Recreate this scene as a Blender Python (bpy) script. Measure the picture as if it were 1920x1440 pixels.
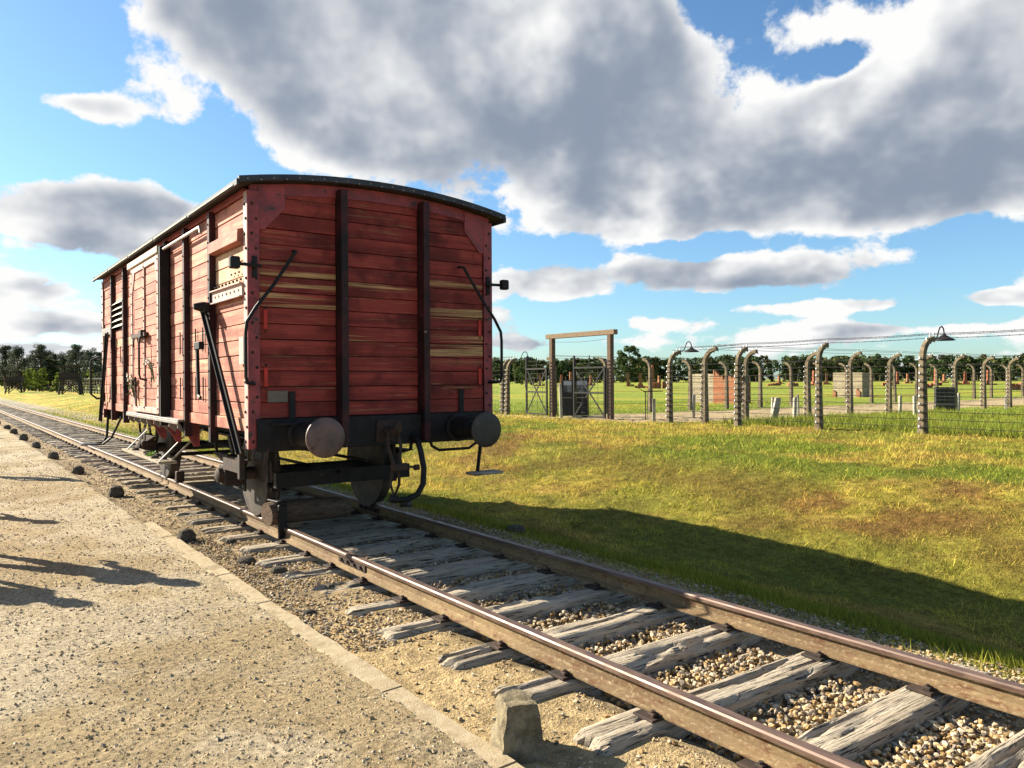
import bpy, bmesh, math, random
import numpy as np
from mathutils import Vector, Matrix

random.seed(7); rng = np.random.default_rng(7)
for o in list(bpy.data.objects): bpy.data.objects.remove(o)
scene = bpy.context.scene
COL = scene.collection
R = math.radians

# ------------------------------------------------------------------ camera
CAM_H = 1.71; F = 1456.0; YAW = 36.2; PITCH = -0.31; ROLL = -0.3
cd = bpy.data.cameras.new('camera'); cam = bpy.data.objects.new('camera', cd); COL.objects.link(cam)
cd.sensor_width = 36; cd.lens = F/1920*36; cd.clip_start = 0.05; cd.clip_end = 6000
cam.matrix_world = (Matrix.Translation((0, 0, CAM_H)) @ Matrix.Rotation(R(-YAW), 4, 'Z')
                    @ Matrix.Rotation(R(90+PITCH), 4, 'X') @ Matrix.Rotation(R(ROLL), 4, 'Z'))
scene.camera = cam
scene.render.resolution_x = 1024; scene.render.resolution_y = 768
scene.view_settings.view_transform = 'Standard'; scene.view_settings.look = 'None'
scene.view_settings.exposure = 1.75; scene.view_settings.gamma = 1.0
scene.cycles.max_bounces = 6; scene.cycles.diffuse_bounces = 3

# ------------------------------------------------------------------ sun and sky
SUN_EL = 28.7; SUN_AZ = -31.5          # degrees from +Y towards +X
sv = Vector((math.sin(R(SUN_AZ))*math.cos(R(SUN_EL)), math.cos(R(SUN_AZ))*math.cos(R(SUN_EL)), math.sin(R(SUN_EL))))
sd = bpy.data.lights.new('sun', 'SUN'); sd.energy = 5.0; sd.angle = R(0.5); sd.color = (1.0, 0.91, 0.75)
so = bpy.data.objects.new('sun', sd); COL.objects.link(so)
so.rotation_euler = (-sv).to_track_quat('-Z', 'Y').to_euler()
so.location = (-20, 30, 30)

class NT:
    """short-hand for node trees"""
    def __init__(s, tree): s.t = tree; s.n = tree.nodes; s.l = tree.links
    def new(s, typ, **kw):
        nd = s.n.new(typ)
        for k, v in kw.items():
            if k.startswith('i_'):
                nd_in = nd.inputs[int(k[2:])] if k[2:].isdigit() else nd.inputs[k[2:].replace('_', ' ')]
                s.put(nd_in, v)
            else: setattr(nd, k, v)
        return nd
    def put(s, sock, v):
        if isinstance(v, bpy.types.NodeSocket): s.l.new(v, sock)
        else: sock.default_value = v
    def m(s, op, a, b=None, c=None, clamp=False):
        nd = s.n.new('ShaderNodeMath'); nd.operation = op; nd.use_clamp = clamp
        for i, v in enumerate((a, b, c)):
            if v is not None: s.put(nd.inputs[i], v)
        return nd.outputs[0]
    def vm(s, op, a, b=None, sc=None):
        nd = s.n.new('ShaderNodeVectorMath'); nd.operation = op
        s.put(nd.inputs[0], a)
        if b is not None: s.put(nd.inputs[1], b)
        if sc is not None: s.put(nd.inputs['Scale'], sc)
        return nd.outputs['Value'] if op in ('DOT_PRODUCT', 'LENGTH') else nd.outputs[0]
    def mr(s, v, a, b, c=0.0, d=1.0, smooth=True):
        nd = s.n.new('ShaderNodeMapRange'); nd.interpolation_type = 'SMOOTHSTEP' if smooth else 'LINEAR'
        s.put(nd.inputs[0], v)
        for i, x in enumerate((a, b, c, d)): s.put(nd.inputs[i+1], x)
        return nd.outputs[0]
    def mix(s, f, a, b, mode='MIX'):
        nd = s.n.new('ShaderNodeMix'); nd.data_type = 'RGBA'; nd.blend_type = mode; nd.clamp_factor = True
        s.put(nd.inputs[0], f)
        for i, v in ((6, a), (7, b)):
            s.put(nd.inputs[i], v if isinstance(v, bpy.types.NodeSocket) else (*v, 1) if len(v) == 3 else v)
        return nd.outputs[2]
    def noise(s, vec, scale, detail=4, rough=0.55, dist=0.0, out=0):
        nd = s.n.new('ShaderNodeTexNoise'); s.put(nd.inputs['Vector'], vec)
        nd.inputs['Scale'].default_value = scale; nd.inputs['Detail'].default_value = detail
        nd.inputs['Roughness'].default_value = rough; nd.inputs['Distortion'].default_value = dist
        return nd.outputs[out]
    def xyz(s, v):
        nd = s.n.new('ShaderNodeSeparateXYZ'); s.put(nd.inputs[0], v); return nd.outputs
    def comb(s, x, y, z):
        nd = s.n.new('ShaderNodeCombineXYZ')
        for i, v in enumerate((x, y, z)): s.put(nd.inputs[i], v)
        return nd.outputs[0]

world = bpy.data.worlds.new('World'); scene.world = world; world.use_nodes = True
W = NT(world.node_tree); W.n.clear()
SKY_STRENGTH = 0.050; CLOUD_DARK = (0.058, 0.076, 0.108); CLOUD_WHITE = (0.295, 0.295, 0.292)
sky = W.new('ShaderNodeTexSky', sky_type='NISHITA', sun_disc=False, sun_elevation=R(SUN_EL), sun_rotation=R(SUN_AZ),
            altitude=200.0, air_density=1.0, dust_density=0.6, ozone_density=2.2)
tc = W.new('ShaderNodeTexCoord').outputs['Generated']
dirv = W.vm('NORMALIZE', tc)
dx, dy, dz = W.xyz(dirv)
dzp = W.m('MAXIMUM', dz, 0.0)
az = W.m('MULTIPLY', W.m('ARCTAN2', dx, dy), 180/math.pi)
el = W.m('MULTIPLY', W.m('ARCSINE', dz), 180/math.pi)
def ae(px, py):                         # bearing and height of a cloud in the sky, degrees
    k = (px-960)/F
    return YAW+math.degrees(math.atan(k)), math.degrees(math.atan((712-py)/F*math.cos(math.atan(k))))
def blob(px, py, rx, ry, w):
    a0, e0 = ae(px, py)
    ra = max(2.0, math.degrees(math.atan(rx/F))); re_ = max(0.6, math.degrees(math.atan(ry/F)))
    u = W.m('MULTIPLY', W.m('SUBTRACT', az, a0), 1/ra); v = W.m('MULTIPLY', W.m('SUBTRACT', el, e0), 1/re_)
    g = W.m('EXPONENT', W.m('MULTIPLY', W.m('MULTIPLY_ADD', u, u, W.m('MULTIPLY', v, v)), -1.0))
    return W.m('MULTIPLY', g, w)
CLOUDS = [(560,0,200,140,.5),(660,100,210,120,.85),(400,20,130,80,.55),(820,130,300,150,.75),(1080,230,330,150,.8),(1420,370,380,70,.75),(1760,320,300,90,.75),
          (1830,150,230,170,.75),(1270,40,270,100,.6),(640,260,140,60,.3),
          (1560,120,85,36,-.95),(1330,20,28,40,-.5),
          (40,60,120,110,-.65),(330,300,150,60,-.5),(560,430,160,80,-.5),
          (1000,455,90,45,-.4),(1830,465,150,50,-.6),
          (190,425,170,62,.75),(170,375,110,45,.6),(300,390,60,35,.4),(140,190,85,24,.8),(112,92,36,22,.6),
          (60,535,90,28,.7),(110,605,170,20,.65),
          (1030,530,140,38,.62),(1450,512,260,34,.66),(1560,577,200,11,.7),(1270,607,120,14,.7),(1050,645,170,11,.55),(1280,468,230,20,-.55),(1250,570,330,12,-.45),(1500,598,300,9,-.4),
          (1660,622,240,10,.7),(1885,560,50,11,.7),(90,655,200,14,.6)]
bias = None
for b_ in CLOUDS:
    g = blob(*b_); bias = g if bias is None else W.m('ADD', bias, g)
bias = W.m('MINIMUM', W.m('MAXIMUM', bias, -0.7), 0.88)
# cloud texture lives on the dome of directions, flattened towards the horizon
zq = W.m('MULTIPLY', W.m('LOGARITHM', W.m('ADD', dzp, 0.22), math.e), 0.62)
q = W.comb(dx, dy, zq)
def n3d(off, scale, detail, rough, dist=0.0):
    return W.noise(W.vm('ADD', q, off) if any(off) else q, scale, detail, rough, dist)
d0 = W.m('MULTIPLY_ADD', n3d((0, 0, 0), 5.2, 9, 0.58, 0.0), 1.55, -0.275)
s0 = W.m('MULTIPLY_ADD', n3d((0, 0, 0), 5.2, 4, 0.52, 0.0), 1.55, -0.275); s1 = W.m('MULTIPLY_ADD', n3d((-0.030, 0.012, 0.042), 5.2, 4, 0.52, 0.0), 1.55, -0.275)
low = n3d((3, 7, 1), 2.6, 2, 0.5)
fine = W.m('MULTIPLY', W.m('SUBTRACT', n3d((1, 2, 3), 17.0, 5, 0.6), 0.5), 0.34)
val = W.m('ADD', W.m('ADD', d0, fine), W.m('MULTIPLY', bias, 0.46))
TH = 0.575
mask = W.m('MULTIPLY', W.mr(val, TH, TH+0.10), W.mr(dz, -0.01, 0.015))
thick = W.mr(W.m('ADD', s0, W.m('MULTIPLY', bias, 0.46)), TH-0.02, TH+0.30)
lit = W.m('MULTIPLY', W.m('SUBTRACT', s0, s1), W.mr(el, 6.0, 18.0, 3.2, 2.3))
lum = W.m('ADD', W.m('SUBTRACT', W.m('ADD', 1.0, lit), W.m('MULTIPLY', thick, W.mr(el, 3.0, 17.0, 0.40, 0.78))), W.m('MULTIPLY', W.m('SUBTRACT', low, 0.5), 0.9))
lum = W.m('ADD', lum, W.m('MULTIPLY', W.m('ADD', W.m('SUBTRACT', d0, s0), fine), 0.55))
base = W.m('ADD', W.m('ADD', blob(1130, 250, 280, 80, .30), blob(1720, 350, 320, 60, .28)), W.m('ADD', blob(170, 462, 190, 24, .50), blob(1480, 535, 250, 14, .45)))
lum = W.m('SUBTRACT', lum, base)      # shaded undersides
lum = W.m('MINIMUM', W.m('SMOOTH_MAX', lum, 0.10, 0.55), 1.0)
ccol = W.mix(lum, CLOUD_DARK, CLOUD_WHITE)
ccol = W.vm('SCALE', ccol, sc=1.0/SKY_STRENGTH)
skyc = W.vm('MULTIPLY', sky.outputs[0], (0.72, 0.95, 1.08))
final = W.mix(mask, skyc, ccol)
bg = W.new('ShaderNodeBackground', i_Color=final, i_Strength=SKY_STRENGTH)
wo = W.new('ShaderNodeOutputWorld'); W.l.new(bg.outputs[0], wo.inputs[0])

# ------------------------------------------------------------------ helpers
cx, cy = math.sin(R(YAW)), math.cos(R(YAW))
def at(px, Z):
    """ground position (x, y) of the thing seen at column px, Z metres ahead"""
    k = (px-960)/F
    return (Z*(cx+k*cy), Z*(cy-k*cx))

def hash2(ix, iy, seed):
    n = (ix.astype(np.int64)*374761393 + iy.astype(np.int64)*668265263 + seed*1442695041) & 0x7fffffff
    n = ((n ^ (n >> 13))*1274126177) & 0x7fffffff
    return ((n ^ (n >> 16)) & 0xffff)/65535.0
def vnoise(x, y, seed=0):
    x = np.asarray(x, float); y = np.asarray(y, float)
    ix = np.floor(x); iy = np.floor(y); fx = x-ix; fy = y-iy
    ux = fx*fx*(3-2*fx); uy = fy*fy*(3-2*fy)
    a = hash2(ix, iy, seed); b = hash2(ix+1, iy, seed); c = hash2(ix, iy+1, seed); d = hash2(ix+1, iy+1, seed)
    return (a*(1-ux)+b*ux)*(1-uy)+(c*(1-ux)+d*ux)*uy
def fbm(x, y, octv=4, seed=0, gain=0.5):
    s = 0; amp = 1; tot = 0
    for i in range(octv):
        s = s+amp*vnoise(np.asarray(x)*2**i, np.asarray(y)*2**i, seed+i*17); tot += amp; amp *= gain
    return s/tot
def sstep(a, b, x):
    t = np.clip((np.asarray(x, float)-a)/(b-a), 0, 1); return t*t*(3-2*t)

PN = [-1500,-60,-10,1.9,2.06,2.83,3.03,4.5,4.8,5.3,6.3,7.4,8.8,10.6,12.4,14.5,19,24,30,60,2000]
PZ = [-.3,-.05,0,0,-.042,-.040,-.125,-.125,-.06,-.08,-.30,-.44,-.42,-.20,.04,.09,-.02,-.18,-.2,-.25,-.4]
def drop(y): return -0.005*np.clip(np.asarray(y, float)-16, 0, 130)
def ground_z(x, y, rough=True):
    x = np.asarray(x, float); y = np.asarray(y, float)
    z = np.interp(x, PN, PZ)
    far = sstep(20, 60, y)
    z = z+far*(0.40*sstep(5.6, 9.5, x)*(1-sstep(13, 24, x)))+drop(y)*(1-sstep(30, 120, x))
    z = z-.28*np.exp(-((x-8.8)/2.0)**2)*(1-sstep(2, 8, y))
    if rough:
        g = sstep(5.4, 6.5, x)
        d = np.hypot(x, y)
        z = z+g*((fbm(x*1.1, y*1.1, 3, 3)-.5)*0.10+(fbm(x*5, y*5, 3, 9)-.5)*0.085*(d < 40))
        z = z+(1-g)*(fbm(x*.7, y*.7, 3, 5)-.5)*0.02
    return z

def obj(name, mesh, mat=None, parent=None, loc=None):
    o = bpy.data.objects.new(name, mesh); COL.objects.link(o)
    if mat is not None:
        if isinstance(mat, (list, tuple)):
            for m_ in mat: mesh.materials.append(m_)
        else: mesh.materials.append(mat)
    if parent is not None: o.parent = parent
    if loc is not None: o.location = loc
    return o
def tag(o, label=None, cat=None, group=None, kind=None):
    if label: o['label'] = label
    if cat: o['category'] = cat
    if group: o['group'] = group
    if kind: o['kind'] = kind
    return o
def empty(name, loc=(0, 0, 0), rz=0, label=None, cat=None, group=None):
    o = bpy.data.objects.new(name, None); COL.objects.link(o); o.location = loc; o.rotation_euler = (0, 0, rz)
    o.empty_display_size = 0.2
    return tag(o, label, cat, group)
def copy_tree(o, parent=None):
    c = o.copy(); COL.objects.link(c); c.parent = parent
    for ch in o.children: copy_tree(ch, c)
    return c
def np_mesh(name, V, Fc, nv, smooth=False):
    """fast mesh: V (N,3), Fc (M,nv) equal sized faces"""
    me = bpy.data.meshes.new(name)
    V = np.asarray(V, np.float32); Fc = np.asarray(Fc, np.int32)
    me.vertices.add(len(V)); me.vertices.foreach_set('co', V.ravel())
    me.loops.add(Fc.size); me.loops.foreach_set('vertex_index', Fc.ravel())
    me.polygons.add(len(Fc)); me.polygons.foreach_set('loop_start', np.arange(0, Fc.size, nv, dtype=np.int32))
    me.update(calc_edges=True); me.validate()
    me.polygons.foreach_set('use_smooth', np.full(len(Fc), bool(smooth)))
    return me
def set_col(me, C):
    a = me.color_attributes.new('Col', 'FLOAT_COLOR', 'POINT')
    a.data.foreach_set('color', np.concatenate([C, np.ones((len(C), 1))], 1).astype(np.float32).ravel())

TINY = {'rivets', 'bolts', 'roof_nails', 'hatch_bolts', 'insulators', 'rubble', 'wires', 'stems', 'blossoms', 'leaves'}
class MB:
    def __init__(s): s.v = []; s.f = []; s.mi = []
    def add(s, vs, fs, mi=0):
        b = len(s.v); s.v += [tuple(v) for v in vs]; s.f += [tuple(b+i for i in f) for f in fs]; s.mi += [mi]*len(fs); return s
    def box(s, x0, x1, y0, y1, z0, z1, mi=0):
        return s.add([(x0,y0,z0),(x1,y0,z0),(x1,y1,z0),(x0,y1,z0),(x0,y0,z1),(x1,y0,z1),(x1,y1,z1),(x0,y1,z1)],
                     [(0,3,2,1),(4,5,6,7),(0,1,5,4),(1,2,6,5),(2,3,7,6),(3,0,4,7)], mi)
    def cbox(s, x0, x1, y0, y1, z0, z1, c=0.004, mi=0):
        """box with chamfered edges"""
        vs = []
        for sx in (0, 1):
            for sy in (0, 1):
                for sz in (0, 1):
                    X, Y, Z = (x1 if sx else x0), (y1 if sy else y0), (z1 if sz else z0)
                    ix, iy, iz = (X-c if sx else X+c), (Y-c if sy else Y+c), (Z-c if sz else Z+c)
                    vs += [(X, iy, iz), (ix, Y, iz), (ix, iy, Z)]
        I = lambda sx, sy, sz, a: (sx*4+sy*2+sz)*3+a
        fs = []
        for a in range(3):
            for sgn in (0, 1):
                o = [(0, 0), (1, 0), (1, 1), (0, 1)]
                f = []
                for (p, q_) in o:
                    b = [0, 0, 0]; b[a] = sgn; b[(a+1) % 3] = p; b[(a+2) % 3] = q_; f.append(I(*b, a))
                fs.append(tuple(f) if sgn else tuple(reversed(f)))
        for a in range(3):                       # edges along axis a
            for p in (0, 1):
                for q_ in (0, 1):
                    b0 = [0]*3; b1 = [0]*3; b0[(a+1) % 3] = b1[(a+1) % 3] = p; b0[(a+2) % 3] = b1[(a+2) % 3] = q_; b1[a] = 1
                    f = (I(*b0, (a+1) % 3), I(*b1, (a+1) % 3), I(*b1, (a+2) % 3), I(*b0, (a+2) % 3))
                    fs.append(f if p == q_ else tuple(reversed(f)))
        for sx in (0, 1):
            for sy in (0, 1):
                for sz in (0, 1):
                    f = (I(sx,sy,sz,0), I(sx,sy,sz,1), I(sx,sy,sz,2)); fs.append(f if (sx+sy+sz) % 2 else tuple(reversed(f)))
        return s.add(vs, fs, mi)
    def bar(s, p, q, w, h, up=(0, 0, 1), mi=0, w2=None, h2=None):
        p = Vector(p); q = Vector(q); d = (q-p).normalized(); u = Vector(up)
        a = d.cross(u)
        if a.length < 1e-4: a = d.cross(Vector((1, 0, 0)))
        a.normalize(); b = a.cross(d); w2 = w2 or w; h2 = h2 or h
        vs = [p+a*(i*w/2)+b*(j*h/2) for i, j in ((-1,-1),(1,-1),(1,1),(-1,1))]+[q+a*(i*w2/2)+b*(j*h2/2) for i, j in ((-1,-1),(1,-1),(1,1),(-1,1))]
        return s.add(vs, [(0,1,2,3),(7,6,5,4),(0,4,5,1),(1,5,6,2),(2,6,7,3),(3,7,4,0)], mi)
    def tube(s, pts, r, seg=8, mi=0, rs=None, caps=True):
        pts = [Vector(p) for p in pts]; n = len(pts); b0 = len(s.v); ref = None; rings = []
        for i, p in enumerate(pts):
            d = (pts[min(i+1, n-1)]-pts[max(i-1, 0)]).normalized()
            if ref is None:
                ref = d.cross(Vector((0, 0, 1)))
                if ref.length < 1e-3: ref = d.cross(Vector((1, 0, 0)))
            a = (ref-d*ref.dot(d)).normalized(); ref = a; b = d.cross(a); rr = rs[i] if rs else r
            rings.append([p+a*rr*math.cos(2*math.pi*j/seg)+b*rr*math.sin(2*math.pi*j/seg) for j in range(seg)])
        vs = [v for rg in rings for v in rg]; fs = []
        for i in range(n-1):
            for j in range(seg): fs.append((i*seg+j, i*seg+(j+1) % seg, (i+1)*seg+(j+1) % seg, (i+1)*seg+j))
        if caps: fs += [tuple(range(seg-1, -1, -1)), tuple(range((n-1)*seg, n*seg))]
        return s.add(vs, fs, mi)
    def lathe(s, p, axis, prof, seg=24, mi=0):
        """prof: list of (distance along axis, radius)"""
        p = Vector(p); d = Vector(axis).normalized(); a = d.cross(Vector((0, 0, 1)))
        if a.length < 1e-3: a = Vector((1, 0, 0))
        a.normalize(); b = d.cross(a); vs = []; fs = []
        for (h, r) in prof:
            vs += [p+d*h+a*r*math.cos(2*math.pi*j/seg)+b*r*math.sin(2*math.pi*j/seg) for j in range(seg)]
        for i in range(len(prof)-1):
            for j in range(seg): fs.append((i*seg+j, i*seg+(j+1) % seg, (i+1)*seg+(j+1) % seg, (i+1)*seg+j))
        n = len(prof); fs += [tuple(range(seg-1, -1, -1)), tuple(range((n-1)*seg, n*seg))]
        return s.add(vs, fs, mi)
    def prism(s, poly, axis, a0, a1, mi=0):
        """poly of 2D points in the plane normal to axis ('x': (y,z), 'y': (x,z), 'z': (x,y))"""
        def P(pt, a):
            return {'x': (a, pt[0], pt[1]), 'y': (pt[0], a, pt[1]), 'z': (pt[0], pt[1], a)}[axis]
        n = len(poly); vs = [P(p, a0) for p in poly]+[P(p, a1) for p in poly]
        fs = [tuple(range(n-1, -1, -1)), tuple(range(n, 2*n))]+[(i, (i+1) % n, n+(i+1) % n, n+i) for i in range(n)]
        return s.add(vs, fs, mi)
    def dome(s, p, axis, r, h, seg=7, mi=0):
        return s.lathe(p, axis, [(0, r), (h*.6, r*.8), (h, r*.35)], seg, mi)
    def mesh(s, name, smooth=False, fix=True):
        me = bpy.data.meshes.new(name); me.from_pydata([tuple(v) for v in s.v], [], s.f)
        for p, mi in zip(me.polygons, s.mi): p.material_index = mi; p.use_smooth = smooth
        if fix:
            bm = bmesh.new(); bm.from_mesh(me); bmesh.ops.recalc_face_normals(bm, faces=bm.faces); bm.to_mesh(me); bm.free()
        me.update(); return me
    def build(s, name, mat, parent=None, smooth=False, loc=None, auto=None):
        me = s.mesh(name, smooth or bool(auto)); o = obj(name, me, mat, parent, loc)
        if name in TINY: o['kind'] = 'stuff'         # too small to pick apart
        if auto: me.set_sharp_from_angle(angle=R(auto))
        return o

# ------------------------------------------------------------------ materials
def material(name, rough=0.8, spec=0.3, metal=0.0):
    m = bpy.data.materials.new(name); m.use_nodes = True
    t = NT(m.node_tree); p = t.n['Principled BSDF']
    p.inputs['Roughness'].default_value = rough; p.inputs['Specular IOR Level'].default_value = spec; p.inputs['Metallic'].default_value = metal
    return m, t, p
def coords(t, rand=True, stretch=(1, 1, 1)):
    c = t.new('ShaderNodeTexCoord').outputs['Object']
    if rand:
        r = t.new('ShaderNodeObjectInfo').outputs['Random']
        c = t.vm('ADD', c, t.comb(t.m('MULTIPLY', r, 37.0), t.m('MULTIPLY', r, 91.0), t.m('MULTIPLY', r, 53.0)))
    return t.vm('MULTIPLY', c, stretch)
def bump(t, p, h, strength=0.4, dist=0.01):
    b = t.new('ShaderNodeBump'); b.inputs['Strength'].default_value = strength; b.inputs['Distance'].default_value = dist
    t.l.new(h, b.inputs['Height']); t.l.new(b.outputs[0], p.inputs['Normal'])
def simple(name, c1, c2, scale=8, rough=0.8, bs=0.3, bd=0.005, stretch=(1, 1, 1), spec=0.3, metal=0.0, detail=5, c3=None, s3=30, th3=0.62, lo=.35, hi=.65):
    m, t, p = material(name, rough, spec, metal); c = coords(t, True, stretch)
    n = t.noise(c, scale, detail, 0.6); col = t.mix(t.mr(n, lo, hi), c1, c2)
    if c3 is not None: col = t.mix(t.mr(t.noise(c, s3, 4, 0.65), th3, th3+.07), col, c3)
    t.put(p.inputs['Base Color'], col); bump(t, p, t.noise(c, scale*4, 5, 0.65), bs, bd)
    return m

def painted_wood(name, axis, base, dark, pale, bare, bare_amt, band=None):
    """old red paint on boards: grain along `axis`, worn streaks of bare wood"""
    m, t, p = material(name, 0.72, 0.22)
    st = {'x': (.35, 6, 8), 'y': (6, .35, 8)}[axis]
    c = coords(t, True, st); c0 = coords(t, True)
    rnd = t.new('ShaderNodeObjectInfo').outputs['Random']
    n1 = t.noise(c, 1.6, 6, 0.65); n2 = t.noise(c, 6.0, 5, 0.7); n3 = t.noise(c0, 2.3, 5, 0.6)
    col = t.mix(t.mr(n1, .32, .68), base, dark)
    col = t.mix(t.mr(n2, .56, .74), col, pale)
    col = t.mix(t.m('MULTIPLY', t.mr(n3, .46, .66), 0.8), col, tuple(v*.6 for v in dark))
    col = t.mix(t.mr(rnd, 0, 1, -.12, .30), col, t.mix(0.5, dark, base))
    # bare streaks: some boards only, in long runs
    str_ = t.noise(t.vm('MULTIPLY', c, (1, 1, 1.9)), 0.9, 5, 0.6); gate_ = t.mr(t.m('FRACT', t.m('MULTIPLY', rnd, 17.3)), 1-bare_amt, 1-bare_amt+.06)
    sm = t.m('MULTIPLY', t.mr(str_, .50, .60), gate_)
    if band:                                   # boards at buffer-rubbing height are worn most
        zz = t.xyz(coords(t, False))[2]; sm = t.m('MULTIPLY', sm, t.m('MULTIPLY', t.mr(zz, band[0], band[0]+.1), t.mr(zz, band[1], band[1]+.1, 1, 0)))
    fl = t.m('MULTIPLY', t.mr(t.noise(c, 3.2, 6, .7), .57, .68), 0.8)
    col = t.mix(t.m('MAXIMUM', sm, t.m('MULTIPLY', fl, .55)), col, t.mix(t.mr(n2, .4, .6), bare, tuple(v*.55 for v in bare)))
    t.put(p.inputs['Base Color'], col)
    h = t.m('ADD', t.m('MULTIPLY', n2, .6), t.m('MULTIPLY', t.noise(c, 14, 4, .7), .5)); bump(t, p, h, 0.45, 0.006)
    return m
MAT = {}
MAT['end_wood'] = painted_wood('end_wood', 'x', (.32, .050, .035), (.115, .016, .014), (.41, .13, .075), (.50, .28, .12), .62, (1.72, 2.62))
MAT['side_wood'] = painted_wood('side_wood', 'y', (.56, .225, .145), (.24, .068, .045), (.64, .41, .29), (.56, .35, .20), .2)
MAT['bare_wood'] = painted_wood('bare_wood', 'y', (.62, .39, .24), (.48, .26, .15), (.66, .48, .33), (.58, .37, .22), .2)
MAT['red_steel'] = simple('red_steel', (.30, .045, .045), (.16, .028, .03), 5, .55, .25, .003, spec=.4, c3=(.05, .03, .025), s3=11, th3=.60)
MAT['black_steel'] = simple('black_steel', (.006, .0055, .0055), (.014, .011, .010), 9, .6, .3, .003, spec=.25, c3=(.045, .026, .02), s3=14, th3=.66)
MAT['post_steel'] = simple('post_steel', (.050, .012, .012), (.010, .006, .006), 3, .6, .3, .003, spec=.25, c3=(.33, .17, .15), s3=9, th3=.66)
MAT['pale_steel'] = simple('pale_steel', (.47, .32, .27), (.34, .20, .165), 9, .6, .25, .003, spec=.35, c3=(.16, .09, .07), s3=20, th3=.64)
MAT['grey_steel'] = simple('grey_steel', (.17, .145, .125), (.25, .215, .185), 9, .5, .25, .003, spec=.4, c3=(.10, .06, .05), s3=18, th3=.62)
MAT['rust'] = simple('rust', (.022, .016, .013), (.05, .029, .02), 11, .8, .4, .004, c3=(.025, .02, .018), s3=8)
MAT['wheel_steel'] = simple('wheel_steel', (.06, .045, .035), (.025, .02, .016), 6, .65, .3, .004, spec=.4)
MAT['buffer_steel'] = simple('buffer_steel', (.12, .07, .055), (.055, .035, .03), 5, .5, .3, .003, spec=.45, c3=(.04, .025, .02), s3=7, th3=.6)
MAT['roof'] = simple('roof', (.035, .037, .043), (.06, .062, .07), 14, .85, .6, .006, c3=(.17, .17, .18), s3=120, th3=.60)
MAT['roof_trim'] = simple('roof_trim', (.022, .024, .030), (.04, .042, .05), 6, .6, .3, .003, c3=(.15, .15, .16), s3=60, th3=.70)
MAT['cream'] = simple('cream', (.50, .44, .33), (.38, .32, .24), 7, .7, .3, .003, c3=(.25, .20, .15), s3=20)
MAT['red_strip'] = simple('red_strip', (.46, .03, .015), (.36, .025, .012), 9, .5, .1, .001)
MAT['plate'] = simple('plate', (.16, .12, .09), (.10, .08, .06), 40, .5, .3, .002, stretch=(1, 1, 4))
MAT['paper'] = simple('paper', (.36, .33, .29), (.24, .22, .2), 30, .7, .1, .001, stretch=(.4, .4, 6), lo=.42, hi=.58)
MAT['greasy_steel'] = simple('greasy_steel', (.035, .026, .02), (.018, .014, .011), 5, .45, .3, .003, spec=.4, c3=(.08, .05, .035), s3=7, th3=.62)
# ------------------------------------------------------------------ ground materials
def vc_ground(name, nscale, dark, bs, bd, big=0.8):
    m, t, p = material(name, 0.95, 0.1)
    c = coords(t, False); a = t.new('ShaderNodeAttribute', attribute_name='Col').outputs['Color']
    n = t.noise(c, nscale, 6, 0.7); n2 = t.noise(c, nscale*4, 4, .7); nb = t.noise(c, big, 4, .6)
    k = t.m('ADD', t.mr(n, .30, .70, 1-dark, 1+dark*.6), t.mr(nb, .3, .7, -.10, .10))
    col = t.vm('SCALE', a, sc=k)
    col = t.mix(t.mr(n2, .58, .70, 0, .6), col, t.vm('SCALE', a, sc=.35))
    t.put(p.inputs['Base Color'], col); bump(t, p, t.m('ADD', n, t.m('MULTIPLY', n2, .6)), bs, bd)
    return m
MAT['ground'] = vc_ground('ground', 9.0, .45, .9, .06)
MAT['gravel'] = vc_ground('gravel', 30.0, .5, 1.0, .02, 1.3)
def vc_mat(name, rough=.85, transl=0.0, vary=0.0):
    m, t, p = material(name, rough, 0.15)
    a = t.new('ShaderNodeAttribute', attribute_name='Col').outputs['Color']
    if vary:
        n = t.noise(coords(t, False), vary, 4, .6); a = t.vm('SCALE', a, sc=t.mr(n, .3, .7, .7, 1.25))
    t.put(p.inputs['Base Color'], a)
    if transl: 
        tr = t.new('ShaderNodeBsdfTranslucent'); t.put(tr.inputs[0], t.vm('SCALE', a, sc=1.0))
        mx = t.new('ShaderNodeMixShader'); mx.inputs[0].default_value = transl
        out = t.n['Material Output']; t.l.new(p.outputs[0], mx.inputs[1]); t.l.new(tr.outputs[0], mx.inputs[2]); t.l.new(mx.outputs[0], out.inputs[0])
    return m
MAT['blades'] = vc_mat('blades', .8, .35)
MAT['leaves'] = vc_mat('leaves', .7, .25)
MAT['stone_vc'] = vc_mat('stone_vc', .9, 0, 60)

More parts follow.
